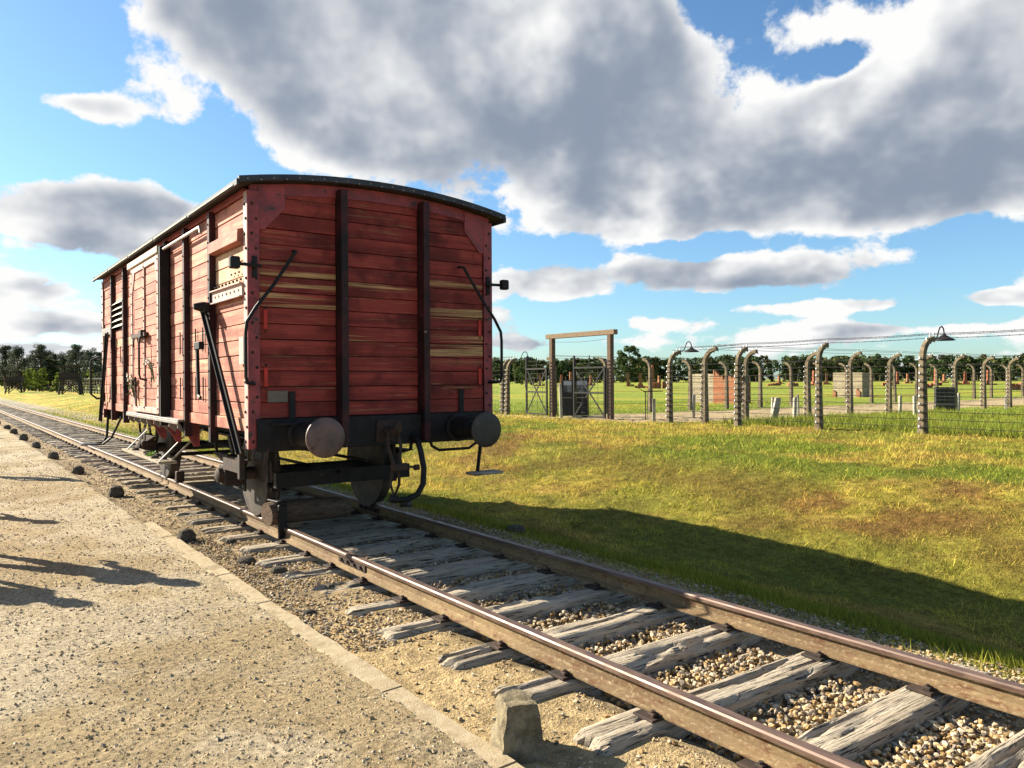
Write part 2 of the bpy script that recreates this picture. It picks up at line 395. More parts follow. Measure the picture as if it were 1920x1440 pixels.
DRY = np.array([.50, .36, .075]); GRN = np.array([.17, .21, .022]); BRN = np.array([.24, .125, .038]); LUSH = np.array([.17, .22, .030]); OLV = np.array([.36, .305, .045])
DIRT = np.array([.40, .30, .18]); BALL = np.array([.30, .22, .125]); PALE = np.array([.44, .34, .21])
def mixc(a, b, f): f = np.asarray(f)[..., None]; return a*(1-f)+b*f
def grass_col(x, y):
    """colour of the turf: dry mown grass, green flushes, brown thatch on the shoulder of the bank"""
    n1 = fbm(x*.35, y*.35, 4, 21); n2 = fbm(x*1.3, y*1.3, 4, 33); n3 = fbm(x*.12+5, y*.12, 3, 41)
    c = mixc(np.broadcast_to(OLV, x.shape+(3,)), DRY, sstep(.38, .62, n2*.6+n1*.4))
    n4 = fbm(x*4.5, y*4.5, 3, 47); c = mixc(c, BRN*.8, sstep(.52, .68, n4)*.40*(x < 26)); c = mixc(c, DRY*1.25, sstep(.50, .34, n4) if False else (1-sstep(.32, .46, n4))*.6*(x < 26))
    shoulder = np.exp(-((x-10.8-(y-6)*.10)/1.6)**2)
    c = mixc(c, BRN, np.clip(shoulder*sstep(.30, .56, n2)*.85+sstep(.54, .68, n2)*.5, 0, .85))
    green = sstep(.46, .62, n1)*.70*(1-.6*shoulder)+np.exp(-((x-5.75)/.5)**2)*.8+np.exp(-((x-15.5)/3.2)**2)*sstep(.40, .54, n1)*.75
    c = mixc(c, GRN, np.clip(green, 0, .95))
    inside = sstep(26.3, 28, x)
    c = mixc(c, mixc(np.broadcast_to(LUSH*1.05, c.shape), OLV, sstep(.42, .65, n3)*.5), inside*.92)
    return c
def ground_col(x, y):
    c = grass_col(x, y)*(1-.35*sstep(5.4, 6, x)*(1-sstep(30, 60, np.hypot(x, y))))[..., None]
    n = fbm(x*.8, y*.8, 4, 61)
    road = sstep(25.2, 26.2, x+(n-.5)*2)*(1-sstep(120, 200, x))*sstep(22.4, 24, y+(n-.5)*2.2)*(1-sstep(31.2, 32.6, y+(n-.5)*2.2))
    c = mixc(c, DIRT, road*.9)
    apron = np.exp(-((x-25.4)/.55)**2)*sstep(24, 26, y+n)*(1-sstep(36, 44, y+n))
    c = mixc(c, PALE, apron*.9)
    tr = (1-sstep(5.05, 5.45, x+(n-.5)*.5))*sstep(-33, -28, x)
    c = mixc(c, mixc(np.broadcast_to(BALL, c.shape), PALE, sstep(.4, .65, n)*.5), tr)
    sand = (1-sstep(2.7, 2.95, x))*(1-sstep(4.2, 6.2, y+(n-.5)*2)); c = mixc(c, np.array([.44, .32, .16]), sand*.9)
    far = sstep(26, 60, y)*(1-sstep(7, 8.2, x))*sstep(4.5, 5.2, x)
    c = mixc(c, np.array([.33, .29, .23]), far*.85)
    return c
def axis_pts(segs):
    out = []
    for a, b, n in segs: out += list(np.linspace(a, b, n, endpoint=False))
    return np.array(out+[segs[-1][1]])
def grid_mesh(name, xs, ys, zf):
    X, Y = np.meshgrid(xs, ys, indexing='ij'); Z = zf(X, Y)
    V = np.stack([X, Y, Z], -1).reshape(-1, 3); nx, ny = len(xs), len(ys)
    i, j = np.meshgrid(np.arange(nx-1), np.arange(ny-1), indexing='ij')
    a = (i*ny+j).ravel(); Fc = np.stack([a, a+ny, a+ny+1, a+1], -1)
    return np_mesh(name, V, Fc, 4, True), X.ravel(), Y.ravel()
xs = axis_pts([(-1500,-200,10),(-200,-20,10),(-20,1.86,12),(1.86,2.12,5),(2.12,5.2,30),(5.2,16,150),(16,30,90),(30,90,90),(90,400,40),(400,2000,12)])
ys = axis_pts([(-120,-6,14),(-6,14,200),(14,40,160),(40,120,100),(120,600,60),(600,2500,12)])
me, X, Y = grid_mesh('ground', xs, ys, lambda x, y: ground_z(x, y)-0.05*(x < 1.9)*(x > -30)*1.0)
set_col(me, ground_col(X, Y))
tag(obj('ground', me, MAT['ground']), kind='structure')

# gravel platform left of the kerb, its own slightly raised sheet
xs = axis_pts([(-29,-8,12),(-8,-5,20),(-5,1.955,200)])
ys = axis_pts([(-8,0,24),(0,9,300),(9,18,130),(18,60,80),(60,300,60)])
def plat_z(x, y):
    d = np.hypot(x, y)
    return 0.004+drop(y)+(fbm(x*.6, y*.6, 3, 71)-.5)*.03+(fbm(x*9, y*9, 3, 72, .7)-.5)*.022*(d < 30)+(fbm(x*30, y*30, 2, 73, .7)-.5)*.012*(d < 14)-.02*sstep(-26, -29, x)+.012*(fbm(x*4, y*4, 3, 77)-.55)*sstep(1.8, 1.9, x)-.02*sstep(1.93, 1.955, x)
me, X, Y = grid_mesh('gravel_platform', xs, ys, plat_z)
n = fbm(X*.5, Y*.5, 4, 81); n2 = fbm(X*2.5, Y*2.5, 3, 82)
c = mixc(np.broadcast_to(np.array([.345, .26, .145]), (len(X), 3)), np.array([.445, .365, .245]), sstep(.38, .62, n*.5+n2*.5))
set_col(me, c)
tag(obj('gravel_platform', me, MAT['gravel']), kind='structure')

# ------------------------------------------------------------------ loose stones (uncountable): ballast, pebbles
def ico_variants(k, sub=0):
    out = []
    for i in range(k):
        bm = bmesh.new(); bmesh.ops.create_icosphere(bm, subdivisions=1, radius=1.0) if sub else bmesh.ops.create_icosphere(bm, subdivisions=1, radius=1)
        V = np.array([v.co[:] for v in bm.verts]); Fc = np.array([[v.index for v in f.verts] for f in bm.faces]); bm.free()
        V = V*rng.uniform(.62, 1.15, (len(V), 1))*np.array([1.0, rng.uniform(.6, .95), rng.uniform(.5, .8)])
        for _ in range(6):                       # flat broken faces
            nrm = rng.normal(size=3); nrm /= np.linalg.norm(nrm); d = rng.uniform(.34, .6)
            k_ = V@nrm; V = V-np.where(k_ > d, k_-d, 0)[:, None]*nrm
        out.append((V, Fc))
    return out
def oct_variants(k):
    out = []
    for i in range(k):
        V = np.array([[1,0,-.3],[-1,0,-.3],[0,1,-.3],[0,-1,-.3],[0,0,.75]], float)*rng.uniform(.6, 1.2, (5, 1))
        V[:, 2] *= .7; V += rng.normal(0, .12, V.shape)
        Fc = np.array([[0,2,4],[2,1,4],[1,3,4],[3,0,4]]); out.append((V, Fc))
    return out
def scatter(name, P, S, C, variants, mat):
    """P positions, S sizes, C colours -> one mesh of stones"""
    n = len(P); pick = rng.integers(0, len(variants), n); Vs = []; Fs = []; Cs = []; base = 0
    ang = rng.uniform(0, 2*np.pi, (n, 3))
    for k, (V, Fc) in enumerate(variants):
        id_ = np.where(pick == k)[0]; m = len(id_)
        if m == 0: continue
        a = ang[id_]; ca, sa = np.cos(a), np.sin(a)
        Rz = np.zeros((m, 3, 3)); Rz[:,0,0]=ca[:,0]; Rz[:,0,1]=-sa[:,0]; Rz[:,1,0]=sa[:,0]; Rz[:,1,1]=ca[:,0]; Rz[:,2,2]=1
        tilt = a[:, 1]*.05 if len(V) == 5 else a[:, 1]*.12; Rx = np.zeros((m, 3, 3)); Rx[:,0,0]=1; Rx[:,1,1]=np.cos(tilt); Rx[:,1,2]=-np.sin(tilt); Rx[:,2,1]=np.sin(tilt); Rx[:,2,2]=np.cos(tilt)
        VV = np.einsum('nij,kj->nki', Rz@Rx, V)*S[id_][:, None, None]+P[id_][:, None, :]
        Vs.append(VV.reshape(-1, 3)); Fs.append((Fc[None]+(np.arange(m)*len(V))[:, None, None]+base).reshape(-1, 3)); base += m*len(V)
        Cs.append(np.repeat(C[id_], len(V), 0))
    me = np_mesh(name, np.concatenate(Vs), np.concatenate(Fs), 3); set_col(me, np.concatenate(Cs))
    return obj(name, me, mat)
def stone_cols(n, dusty=.0):
    pal = np.array([[.42,.34,.22],[.36,.25,.12],[.46,.41,.33],[.22,.20,.18],[.30,.20,.10],[.52,.45,.34],[.16,.14,.13]])
    c = pal[rng.choice(len(pal), n, p=[.24,.18,.2,.11,.12,.1,.05])]*rng.uniform(.75, 1.2, (n, 1))
    return c*np.array([1.05, .97, .85])*(1-dusty)+np.array([.44, .35, .22])*dusty
SLEEPER_T0, SLEEPER_DT = -0.52, 0.66
def on_sleeper(y): 
    f = np.mod(y-SLEEPER_T0+.33, SLEEPER_DT)-.33
    return np.abs(f) < .125
ico = ico_variants(10); octv = oct_variants(8)
# between and beside the rails
def ballast_pts(n, y0, y1, x0, x1, lay):
    u = rng.uniform(0, 1, n); y = y0*(y1/y0)**u if y0 > 0 else rng.uniform(y0, y1, n)
    x = rng.uniform(x0, x1, n); return x, y, rng.uniform(-.012, lay, n)
px_, py_, pz_ = [], [], []
for (nn, y0, y1, x0, x1) in ((15000, .8, 9, 3.02, 4.33), (4000, 9, 45, 3.02, 4.33), (2600, -2.0, .8, 3.02, 4.33)):
    x, y, z = ballast_pts(nn, y0, y1, x0, x1, .035); k = ~on_sleeper(y)
    px_.append(x[k]); py_.append(y[k]); pz_.append(-.105+z[k])
for (nn, y0, y1, x0, x1) in ((6500, 1.0, 14, 4.46, 5.35), (1500, 14, 40, 4.46, 5.4)):
    x, y, z = ballast_pts(nn, y0, y1, x0, x1, .02)
    px_.append(x); py_.append(y); pz_.append(ground_z(x, y, False)+.005+z*.5)
for (nn, y0, y1, x0, x1) in ((4600, 4.6, 9, 2.08, 2.90), (4200, 9, 40, 2.08, 2.90), (900, .5, 4.6, 2.1, 2.90)):
    x, y, z = ballast_pts(nn, y0, y1, x0, x1, .02); k = ~(on_sleeper(y) & (x > 2.38)); x, y, z = x[k], y[k], z[k]
    px_.append(x); py_.append(y); pz_.append(ground_z(x, y, False)+z*.6+.002)
x = np.concatenate(px_); y = np.concatenate(py_); z = np.concatenate(pz_)+drop(y)*(0)
z = z+drop(y)*(x < 4.40)*(x > 3.0)
s = rng.uniform(.013, .031, len(x))*np.where((x > 2.99) & (x < 4.36), 1.02, .72)
tag(scatter('ballast_stones', np.stack([x, y, z], 1), s, stone_cols(len(x), .05)*.85, ico, MAT['stone_vc']),
    'loose tan and grey ballast stones between and beside the rails', 'ballast', kind='stuff')
# pebbles on the platform and on the strip between kerb and rail
u = rng.uniform(0, 1, 210000); r = 1.9*(24/1.9)**u; a = rng.uniform(-1.2, .75, len(u)); x = r*np.sin(a); y = r*np.cos(a)
k = (x < 2.04) & (x > -12); x, y, r = x[k], y[k], r[k]
z = plat_z(x, y); s = rng.gamma(2.0, .0034, len(x))*(.55+r*.075)
s = np.clip(s, .002, .022)
x2 = rng.uniform(2.08, 2.85, 9000); y2 = .5*(14/.5)**rng.uniform(0, 1, 9000); z2 = ground_z(x2, y2); s2 = rng.uniform(.003, .011, 9000)
tag(scatter('gravel_pebbles', np.stack([np.r_[x, x2], np.r_[y, y2], np.r_[z+s*.1, z2]], 1), np.r_[s, s2], stone_cols(len(x)+9000, .25)*.88, octv, MAT['stone_vc']),
    'fine pale pebbles strewn over the gravel platform', 'gravel', kind='stuff')

# ------------------------------------------------------------------ turf: mown grass blades on the bank
def blades(name, x, y, L, Wd, lean, C, label, flat=None):
    n = len(x); z = ground_z(x, y)-.004; a = rng.uniform(0, 2*np.pi, n); b = rng.uniform(0, 2*np.pi, n)
    dxy = np.stack([np.cos(a), np.sin(a)], 1); pxy = np.stack([np.cos(b), np.sin(b)], 1)
    base = np.stack([x, y, z], 1)
    V = np.zeros((n, 3, 3)); V[:, 0] = base; V[:, 1] = base
    V[:, 0, :2] -= pxy*Wd[:, None]/2; V[:, 1, :2] += pxy*Wd[:, None]/2
    V[:, 2] = base; V[:, 2, :2] += dxy*(L*np.sin(lean))[:, None]; V[:, 2, 2] += L*np.cos(lean)+.004
    me = np_mesh(name, V.reshape(-1, 3), np.arange(3*n).reshape(-1, 3), 3)
    set_col(me, np.repeat(C, 3, 0)); o = obj(name, me, MAT['blades']); return tag(o, label, 'grass', kind='stuff')
N_ = 560000
r = 4.6*(75/4.6)**rng.uniform(0, 1, N_); a = rng.uniform(R(2), R(100), N_); x = r*np.sin(a); y = r*np.cos(a)
edge = 5.35+(fbm(x*2, y*2, 3, 91)-.5)*.7
k = (x > edge) & (x < 60) & ~((x > 25.2) & (y > 23.2) & (y < 32)); x, y, r = x[k], y[k], r[k]
sc = np.clip(r/9, .7, 5)
L = rng.uniform(.03, .085, len(x))*np.clip(sc, .8, 2.2); Wd = rng.uniform(.005, .010, len(x))*sc
tf = fbm(x*2.6, y*2.6, 3, 93); L = L*(.5+.75*sstep(.45, .70, tf))
C = grass_col(x+rng.normal(0, .12, len(x)), y+rng.normal(0, .12, len(x)))*rng.uniform(.35, 1.55, (len(x), 1))
C = C*(.66+.66*sstep(.40, .66, tf))[:, None]; C = mixc(C, DRY*1.25, (rng.uniform(0, 1, len(x)) < .12)*(x < 26)*.7); C = mixc(C, GRN*1.1, (rng.uniform(0, 1, len(x)) < .10)*.8)
blades('mown_grass', x, y, L, Wd, rng.uniform(.35, 1.45, len(x)), C, 'short dry mown grass covering the bank beside the track')
# tall lush grass inside the fence on the right
x = rng.uniform(26.6, 46, 30000); y = rng.uniform(2, 21.5, 30000)
k = fbm(x*.4, y*.4, 3, 95)+(.35*np.exp(-((x-28)/2.2)**2)) > .52; x, y = x[k], y[k]
C = mixc(np.broadcast_to(LUSH*.95, (len(x), 3)), OLV*1.0, rng.uniform(0, 1, len(x))**2*.7)*rng.uniform(.6, 1.4, (len(x), 1))
blades('tall_grass', x, y, rng.uniform(.18, .5, len(x)), rng.uniform(.02, .04, len(x)), rng.uniform(.1, .8, len(x)), C, 'tall lush green grass growing inside the concrete post fence')
# weedy tufts at the foot of the bank, by the ballast
x = rng.normal(5.75, .28, 26000); y = 1.2*(26/1.2)**rng.uniform(0, 1, 26000); k = fbm(x*2.5, y*1.1, 3, 97) > .42; x, y = x[k], y[k]
C = mixc(np.broadcast_to(GRN*.8, (len(x), 3)), OLV, rng.uniform(0, .6, len(x)))*rng.uniform(.6, 1.3, (len(x), 1))
blades('verge_grass', x, y, rng.uniform(.05, .12, len(x)), rng.uniform(.006, .012, len(x)), rng.uniform(.2, 1.1, len(x)), C, 'greener grass fringe along the edge of the ballast')
# ------------------------------------------------------------------ railway track
def old_wood(name, c1, c2, dark):
    m, t, p = material(name, .9, .12); c = coords(t, True, (.6, 14, 9)); c0 = coords(t, True)
    n1 = t.noise(c, 2.2, 6, .65); n2 = t.noise(c, 7, 5, .7); n3 = t.noise(c0, 5, 4, .6)
    a = t.new('ShaderNodeAttribute', attribute_name='Col').outputs['Fac']
    col = t.mix(t.mr(n1, .35, .65), c1, c2); col = t.mix(t.mr(n2, .53, .62), col, dark)
    col = t.mix(t.mr(n3, .5, .75, 0, .5), col, tuple(v*.6 for v in c2))
    t.put(p.inputs['Base Color'], col); bump(t, p, t.m('ADD', n1, t.m('MULTIPLY', n2, -.9)), .9, .02); return m
MAT['sleeper'] = old_wood('sleeper', (.46, .39, .295), (.33, .27, .195), (.035, .028, .022))
def rail_mats():
    m, t, p = material('rail_side', .8, .25); c = coords(t, False, (1, .5, 1))
    n = t.noise(c, 14, 6, .7); n2 = t.noise(c, 2.2, 4, .6)
    col = t.mix(t.mr(n2, .35, .65), (.20, .135, .065), (.12, .078, .04)); col = t.mix(t.mr(n, .50, .66), col, (.10, .045, .02)); col = t.mix(t.mr(t.noise(c, 55, 4, .7), .52, .66, 0, .8), col, (.27, .20, .11))
    t.put(p.inputs['Base Color'], col); bump(t, p, t.m('ADD', n, t.noise(c, 70, 4, .7)), .6, .006)
    m2, t2, p2 = material('rail_head', .5, .4, .3); c = coords(t2, False, (1, .3, 1)); n = t2.noise(c, 18, 6, .7)
    t2.put(p2.inputs['Base Color'], t2.mix(t2.mr(n, .35, .65), (.085, .05, .038), (.15, .095, .07)))
    t2.put(p2.inputs['Roughness'], t2.mr(n, .3, .7, .38, .65)); bump(t2, p2, n, .2, .002)
    return m, m2
RAIL = rail_mats()
TC = 3.67; RT = .148
track = empty('railway_track', (TC, 0, 0), 0, 'rusty railway track on weathered grey wooden sleepers running under the wagon', 'railway track')
prof = [(-.0625,.013),(.0625,.013),(.0625,.024),(.014,.040),(.009,.055),(.009,.112),(.031,.122),(.034,.128),(.034,.150),(.027,.16),(-.027,.16),(-.034,.150),(-.034,.128),(-.031,.122),(-.009,.112),(-.009,.055),(-.014,.040),(-.0625,.024)]
prof = [(a_, .013+(b_-.013)*.135/.147) for a_, b_ in prof]
def rail(xc):
    ys = list(np.arange(-5, 16, 3.0))+list(np.arange(16, 330, 7.0)); V = []; Fs = []; mi = []; n = len(prof)
    for y in ys:
        d = float(drop(y)); V += [(xc+p[0], y, p[1]+d) for p in prof]
    for i in range(len(ys)-1):
        for j in range(n):
            Fs.append((i*n+j, i*n+(j+1) % n, (i+1)*n+(j+1) % n, (i+1)*n+j)); mi.append(1 if 7 <= j <= 11 else 0)
    Fs.append(tuple(range(n))); mi.append(0)
    b = MB(); b.v = V; b.f = Fs; b.mi = mi
    return b.build('rail', list(RAIL), track)
rails = [rail(-.72), rail(.72)]
for rl, yj in ((rails[0], 6.45), (rails[0], 21.4), (rails[1], 9.1), (rails[1], 24.1)):   # fishplates at the joints
    xc = -.72 if rl is rails[0] else .72
    b = MB()
    for s_ in (-1, 1):
        b.cbox(xc+s_*.012-.010, xc+s_*.012+.010, yj-.28, yj+.28, .045, .110, .003)
        for k in (-.2, -.07, .07, .2): b.lathe((xc+s_*.02, yj+k, .078), (s_, 0, 0), [(0, .017), (.022, .017)], 6)
    b.build('fishplate', MAT['rust'], rl)
def sleeper_mesh(seed):
    nx, ny = 46, 15; L, Wd = 2.5, .245
    X = np.linspace(-L/2, L/2, nx); Yv = np.linspace(-Wd/2, Wd/2, ny); XX, YY = np.meshgrid(X, Yv, indexing='ij')
    wob = (fbm(XX*1.2+seed*9, YY*0+seed, 3, seed)-.5)*.035
    g = fbm(XX*1.1+seed*5, YY*26+(fbm(XX*1.5, YY*3+seed, 2, seed+4)-.5)*3, 3, seed+11)
    Z = -.034*sstep(.54, .66, g)-.018*sstep(.62, .8, fbm(XX*3, YY*9, 3, seed+31))+(fbm(XX*2, YY*7, 2, seed+5)-.5)*.012
    ed = np.abs(YY)/(Wd/2); Z = Z-.022*sstep(.78, 1.0, ed)*(.5+fbm(XX*2.5+seed, YY*0, 2, seed+7))
    en = np.abs(XX)/(L/2); Z = Z-.03*sstep(.965, 1.0, en)*fbm(YY*30, XX*0+seed, 2, seed+8)*1.6
    jag = (fbm(YY*28+seed, np.sign(XX)*3+0*XX, 2, seed+9)-.5)*.16*sstep(.9, 1.0, en)
    V = np.stack([XX-np.sign(XX)*np.abs(jag), YY+wob, Z], -1).reshape(-1, 3); Fs = []
    for i in range(nx-1):
        for j in range(ny-1): a = i*ny+j; Fs.append((a, a+ny, a+ny+1, a+1))
    ring = [i*ny for i in range(nx)]+[(nx-1)*ny+j for j in range(1, ny)]+[i*ny+ny-1 for i in range(nx-2, -1, -1)]+[j for j in range(ny-2, 0, -1)]
    b0 = len(V); low = [(V[k][0], V[k][1]*1.04, -.17) for k in ring]; n = len(ring)
    for k in range(n): Fs.append((ring[k], b0+k, b0+(k+1) % n, ring[(k+1) % n]))
    Fs.append(tuple(b0+k for k in range(n-1, -1, -1)))
    m = MB(); m.v = [tuple(v) for v in V]+low; m.f = Fs; m.mi = [0]*len(Fs)
    return m.mesh('sleeper', smooth=True)
SM = [sleeper_mesh(k+1) for k in range(9)]
for m_ in SM: m_.materials.append(MAT['sleeper']); m_.set_sharp_from_angle(angle=R(50))
def plate_mesh():
    b = MB(); b.cbox(-.13, .13, -.07, .07, -.006, .0125, .003)
    for s_ in (-1, 1):
        for k in ((.03,) if s_ > 0 else (-.03,)):
            b.cbox(s_*.083-.022, s_*.083+.022, k-.022, k+.022, .0125, .032, .004)
            b.lathe((s_*.084, k, .03), (0, 0, 1), [(0, .013), (.012, .012)], 6)
    return b.mesh('base_plate')
PM = plate_mesh(); PM.materials.append(MAT['rust'])
i = 0; yv = SLEEPER_T0-1.98
while yv < 110:
    o = bpy.data.objects.new('sleeper', SM[i % 9]); COL.objects.link(o); o.parent = track
    yy = yv+random.uniform(-.03, .03); o.location = (random.uniform(-.04, .04), yy, random.uniform(-.012, .004)+float(drop(yy)))
    o.rotation_euler = (random.uniform(-.02, .02), random.uniform(-.004, .004), random.uniform(-.02, .02)+(math.pi if random.random() < .5 else 0))
    if yv < 34:
        fl = -1 if abs(o.rotation_euler.z) > 1 else 1
        for s_ in (-1, 1):
            p = bpy.data.objects.new('base_plate', PM); COL.objects.link(p); p.parent = o; p.location = (s_*.72-fl*o.location.x, 0, -o.location.z+float(drop(yy)))
    i += 1; yv += SLEEPER_DT

# ------------------------------------------------------------------ kerb of concrete slabs along the platform edge
def concrete(name, c1, c2, c3, sc=9, bs=.5):
    m, t, p = material(name, .92, .12); c = coords(t, True); n = t.noise(c, sc, 6, .65); n2 = t.noise(c, sc*9, 4, .7); n3 = t.noise(c, sc*.25, 4, .6)
    col = t.mix(t.mr(n, .35, .65), c1, c2); col = t.mix(t.mr(n2, .58, .68, 0, .8), col, c3); col = t.mix(t.mr(n3, .5, .7, 0, .55), col, c3)
    t.put(p.inputs['Base Color'], col); bump(t, p, t.m('ADD', n, t.m('MULTIPLY', n2, .8)), bs, .01); return m
MAT['kerb'] = concrete('kerb', (.38, .31, .205), (.31, .24, .145), (.19, .14, .08), 14, .9)
MAT['concrete'] = concrete('concrete', (.40, .36, .29), (.29, .26, .205), (.15, .135, .11), 6)
MAT['rock'] = concrete('rock', (.25, .205, .125), (.12, .095, .06), (.42, .39, .31), 16, 1.0)
MAT['dark_rock'] = concrete('dark_rock', (.10, .085, .062), (.055, .048, .038), (.24, .21, .16), 12, .8)
kerb = tag(empty('kerb', (1.975, 0, 0)), kind='structure')
yv = -.4; i = 0
while yv < 9.3:
    ln = 1.06; nx = 12
    w0, w1 = -.078, .078; m = MB(); top = []
    for k in range(nx+1):
        yy = yv+.006+(ln-.012)*k/nx; e = .02*(vnoise(np.array([yy*7.]), np.array([3.]), 5)[0]-.5); e2 = .045*(vnoise(np.array([yy*5.]), np.array([8.]), 6)[0]-.35)
        for (xx, zz) in ((w0-abs(e2), -.03), (w0-e2+.012, .004), (w1+e-.012, .010), (w1+e, -.002), (w1+e, -.12)): top.append((xx, yy, zz+float(drop(yy))+.004*math.sin(i*2.1)))
    fs = []
    for k in range(nx):
        for j in range(4): a = k*5+j; fs.append((a, a+1, a+6, a+5))
    fs += [(0, 1, 2, 3, 4), tuple(nx*5+j for j in (4, 3, 2, 1, 0))]
    m.v = top; m.f = fs; m.mi = [0]*len(fs); m.build('kerb_stone', MAT['kerb'], kerb)
    yv += ln; i += 1

# ------------------------------------------------------------------ marker stones beside the kerb
def rough_block(name, bx, by, tx, ty, h, seed, round_=.0, sub=7, amp=.018):
    rg = np.random.default_rng(seed); bm = bmesh.new(); bmesh.ops.create_cube(bm, size=2)
    bmesh.ops.subdivide_edges(bm, edges=bm.edges[:], cuts=sub, use_grid_fill=True)
    V = np.array([v.co[:] for v in bm.verts])
    Sp = V/np.linalg.norm(V, axis=1, keepdims=True)*1.25; V = V*(1-round_)+Sp*round_
    f = (V[:, 2]+1)/2; sx = bx*(1-f)+tx*f; sy = by*(1-f)+ty*f
    P = np.stack([V[:, 0]*sx, V[:, 1]*sy, f*h], 1)
    nz = fbm(P[:, 0]*14+P[:, 2]*9+seed, P[:, 1]*14-P[:, 2]*7, 3, seed)-.5; nz2 = fbm(P[:, 0]*45+P[:, 2]*30, P[:, 1]*45+P[:, 2]*25, 2, seed+3)-.5
    P = P+(V/np.linalg.norm(V, axis=1, keepdims=True))*(nz*amp*2.4+nz2*amp*.8)[:, None]
    for v, p in zip(bm.verts, P): v.co = p
    me = bpy.data.meshes.new(name); bm.to_mesh(me); bm.free()
    me.polygons.foreach_set('use_smooth', np.ones(len(me.polygons), bool)); me.set_sharp_from_angle(angle=R(35)); return me
o = obj('marker_stone', rough_block('marker_stone', .112, .12, .070, .08, .255, 4, .08, 9, .024), MAT['rock'], loc=(2.17, 2.93, -.045)); o.rotation_euler.z = R(-22)
tag(o, 'tapering lichen-spotted grey marker stone standing between kerb and near rail, casting a pointed shadow', 'marker stone', 'marker stones along the kerb')
ST = [(2.13, 8.96, .125, .17, 'round dark boulder beside the kerb end, opposite the near wagon corner'), (2.11, 13.1, .14, .2, 'dark squat stone by the kerb opposite the far wagon wheel'),
      (2.06, 16.85, .13, .19, None), (2.02, 20.6, .13, .2, None), (2.0, 24.5, .13, .2, None), (1.98, 28.3, .15, .24, None), (1.3, 29.6, .15, .22, None), (1.98, 32.4, .15, .22, None), (2.0, 36.3, .15, .2, None), (1.9, 41, .15, .2, None)]
SMs = [rough_block('marker_stone', .95, .9, .72, .7, 1.45, 20+k, .75, 6, .12) for k in range(3)]
for k, m_ in enumerate(SMs): m_.materials.append(MAT['dark_rock'])
for k, (x, y, r_, h, lb) in enumerate(ST):
    o = bpy.data.objects.new('marker_stone', SMs[k % 3]); COL.objects.link(o); o.location = (x, y, float(ground_z(x, y))-.02 if x > 1.9 else float(drop(y))-.015)
    o.scale = (r_*.8, r_*.8, h/1.45*.9); o.rotation_euler.z = k*1.3
    tag(o, lb or 'small dark marker stone in the row along the kerb beyond the wagon', 'marker stone', 'marker stones along the kerb')

# a few bigger loose stones by the rail
for k, (x, y, s_) in enumerate([(2.46, 7.0, .075), (2.34, 7.55, .09), (2.50, 8.6, .07), (2.2, 5.6, .05), (5.6, 7.6, .12), (2.62, 6.2, .05), (5.3, 9.8, .10)]):
    o = bpy.data.objects.new('loose_stone', SMs[(k+1) % 3]); COL.objects.link(o); o.location = (x, y, float(ground_z(x, y))-.01); o.scale = (s_, s_*.8, s_*.55); o.rotation_euler.z = k*2.2
    tag(o, 'fist-sized loose stone lying beside the rails', 'stone', 'loose stones by the rails')

# ------------------------------------------------------------------ the goods wagon (local: x across, y from near end, z above rail top)
WG = empty('goods_wagon', (TC-.03, 7.23, RT), 0, 'old red wooden covered goods wagon with curved dark roof standing on the track', 'railway wagon')
HW, LN, ZF, ZT = 1.36, 8.15, 1.21, 3.32
def P(mb, name, mat, parent=WG, auto=None): return mb.build(name, MAT[mat], parent, auto=auto)
def roof_z(x): return 3.405+.145*(1-(abs(x)/1.48)**2.1)
# dark box added behind the boards to block light through the gaps
P(MB().box(-HW+.05, HW-.05, .05, LN-.05, ZF, 3.30), 'light_blocker', 'black_steel')
# end boards (near end three bays between posts, far end whole)
POSTX = (-.46, .46)
bays = [(-HW+.10, -.46-.035), (-.46+.035, .46-.035), (.46+.035, HW-.10)]
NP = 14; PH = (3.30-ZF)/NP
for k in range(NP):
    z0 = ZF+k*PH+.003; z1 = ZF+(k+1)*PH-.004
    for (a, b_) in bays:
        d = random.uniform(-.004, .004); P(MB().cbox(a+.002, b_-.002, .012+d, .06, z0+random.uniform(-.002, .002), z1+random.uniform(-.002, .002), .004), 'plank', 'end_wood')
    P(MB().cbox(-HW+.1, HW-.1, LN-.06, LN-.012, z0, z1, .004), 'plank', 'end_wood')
# arched top board of each end
for (ya, yb) in ((.004, .055), (LN-.055, LN-.004)):
    xs_ = np.linspace(-HW+.02, HW-.02, 25)
    poly = [(x, roof_z(x)-.055) for x in xs_]+[(x, min(3.26, roof_z(x)-.16)) for x in xs_[::-1]]
    m = MB()
    for q_ in range(24):
        x0, x1 = xs_[q_], xs_[q_+1]; m.prism([(x0, roof_z(x0)-.165), (x1, roof_z(x1)-.165), (x1, roof_z(x1)-.05), (x0, roof_z(x0)-.05)], 'y', ya, yb)
    P(m, 'arch_board', 'red_steel')
for (a, b_) in bays:                              # topmost boards, cut to the arch
    m = MB(); xx = np.linspace(a+.002, b_-.002, 9)
    for q_ in range(8): m.prism([(xx[q_], 3.303), (xx[q_+1], 3.303), (xx[q_+1], max(3.306, roof_z(xx[q_+1])-.10)), (xx[q_], max(3.306, roof_z(xx[q_])-.10))], 'y', .013, .06)
    P(m, 'plank', 'end_wood')
# gussets in the top corners of the near end
for s_ in (-1, 1):
    P(MB().prism([(s_*(HW-.09), 2.98), (s_*(HW-.15), 2.98), (s_*(HW-.35), 3.20), (s_*(HW-.35), roof_z(HW-.35)-.06), (s_*(HW-.09), roof_z(HW-.09)-.06)][::s_], 'y', -.006, .02), 'gusset', 'red_steel')
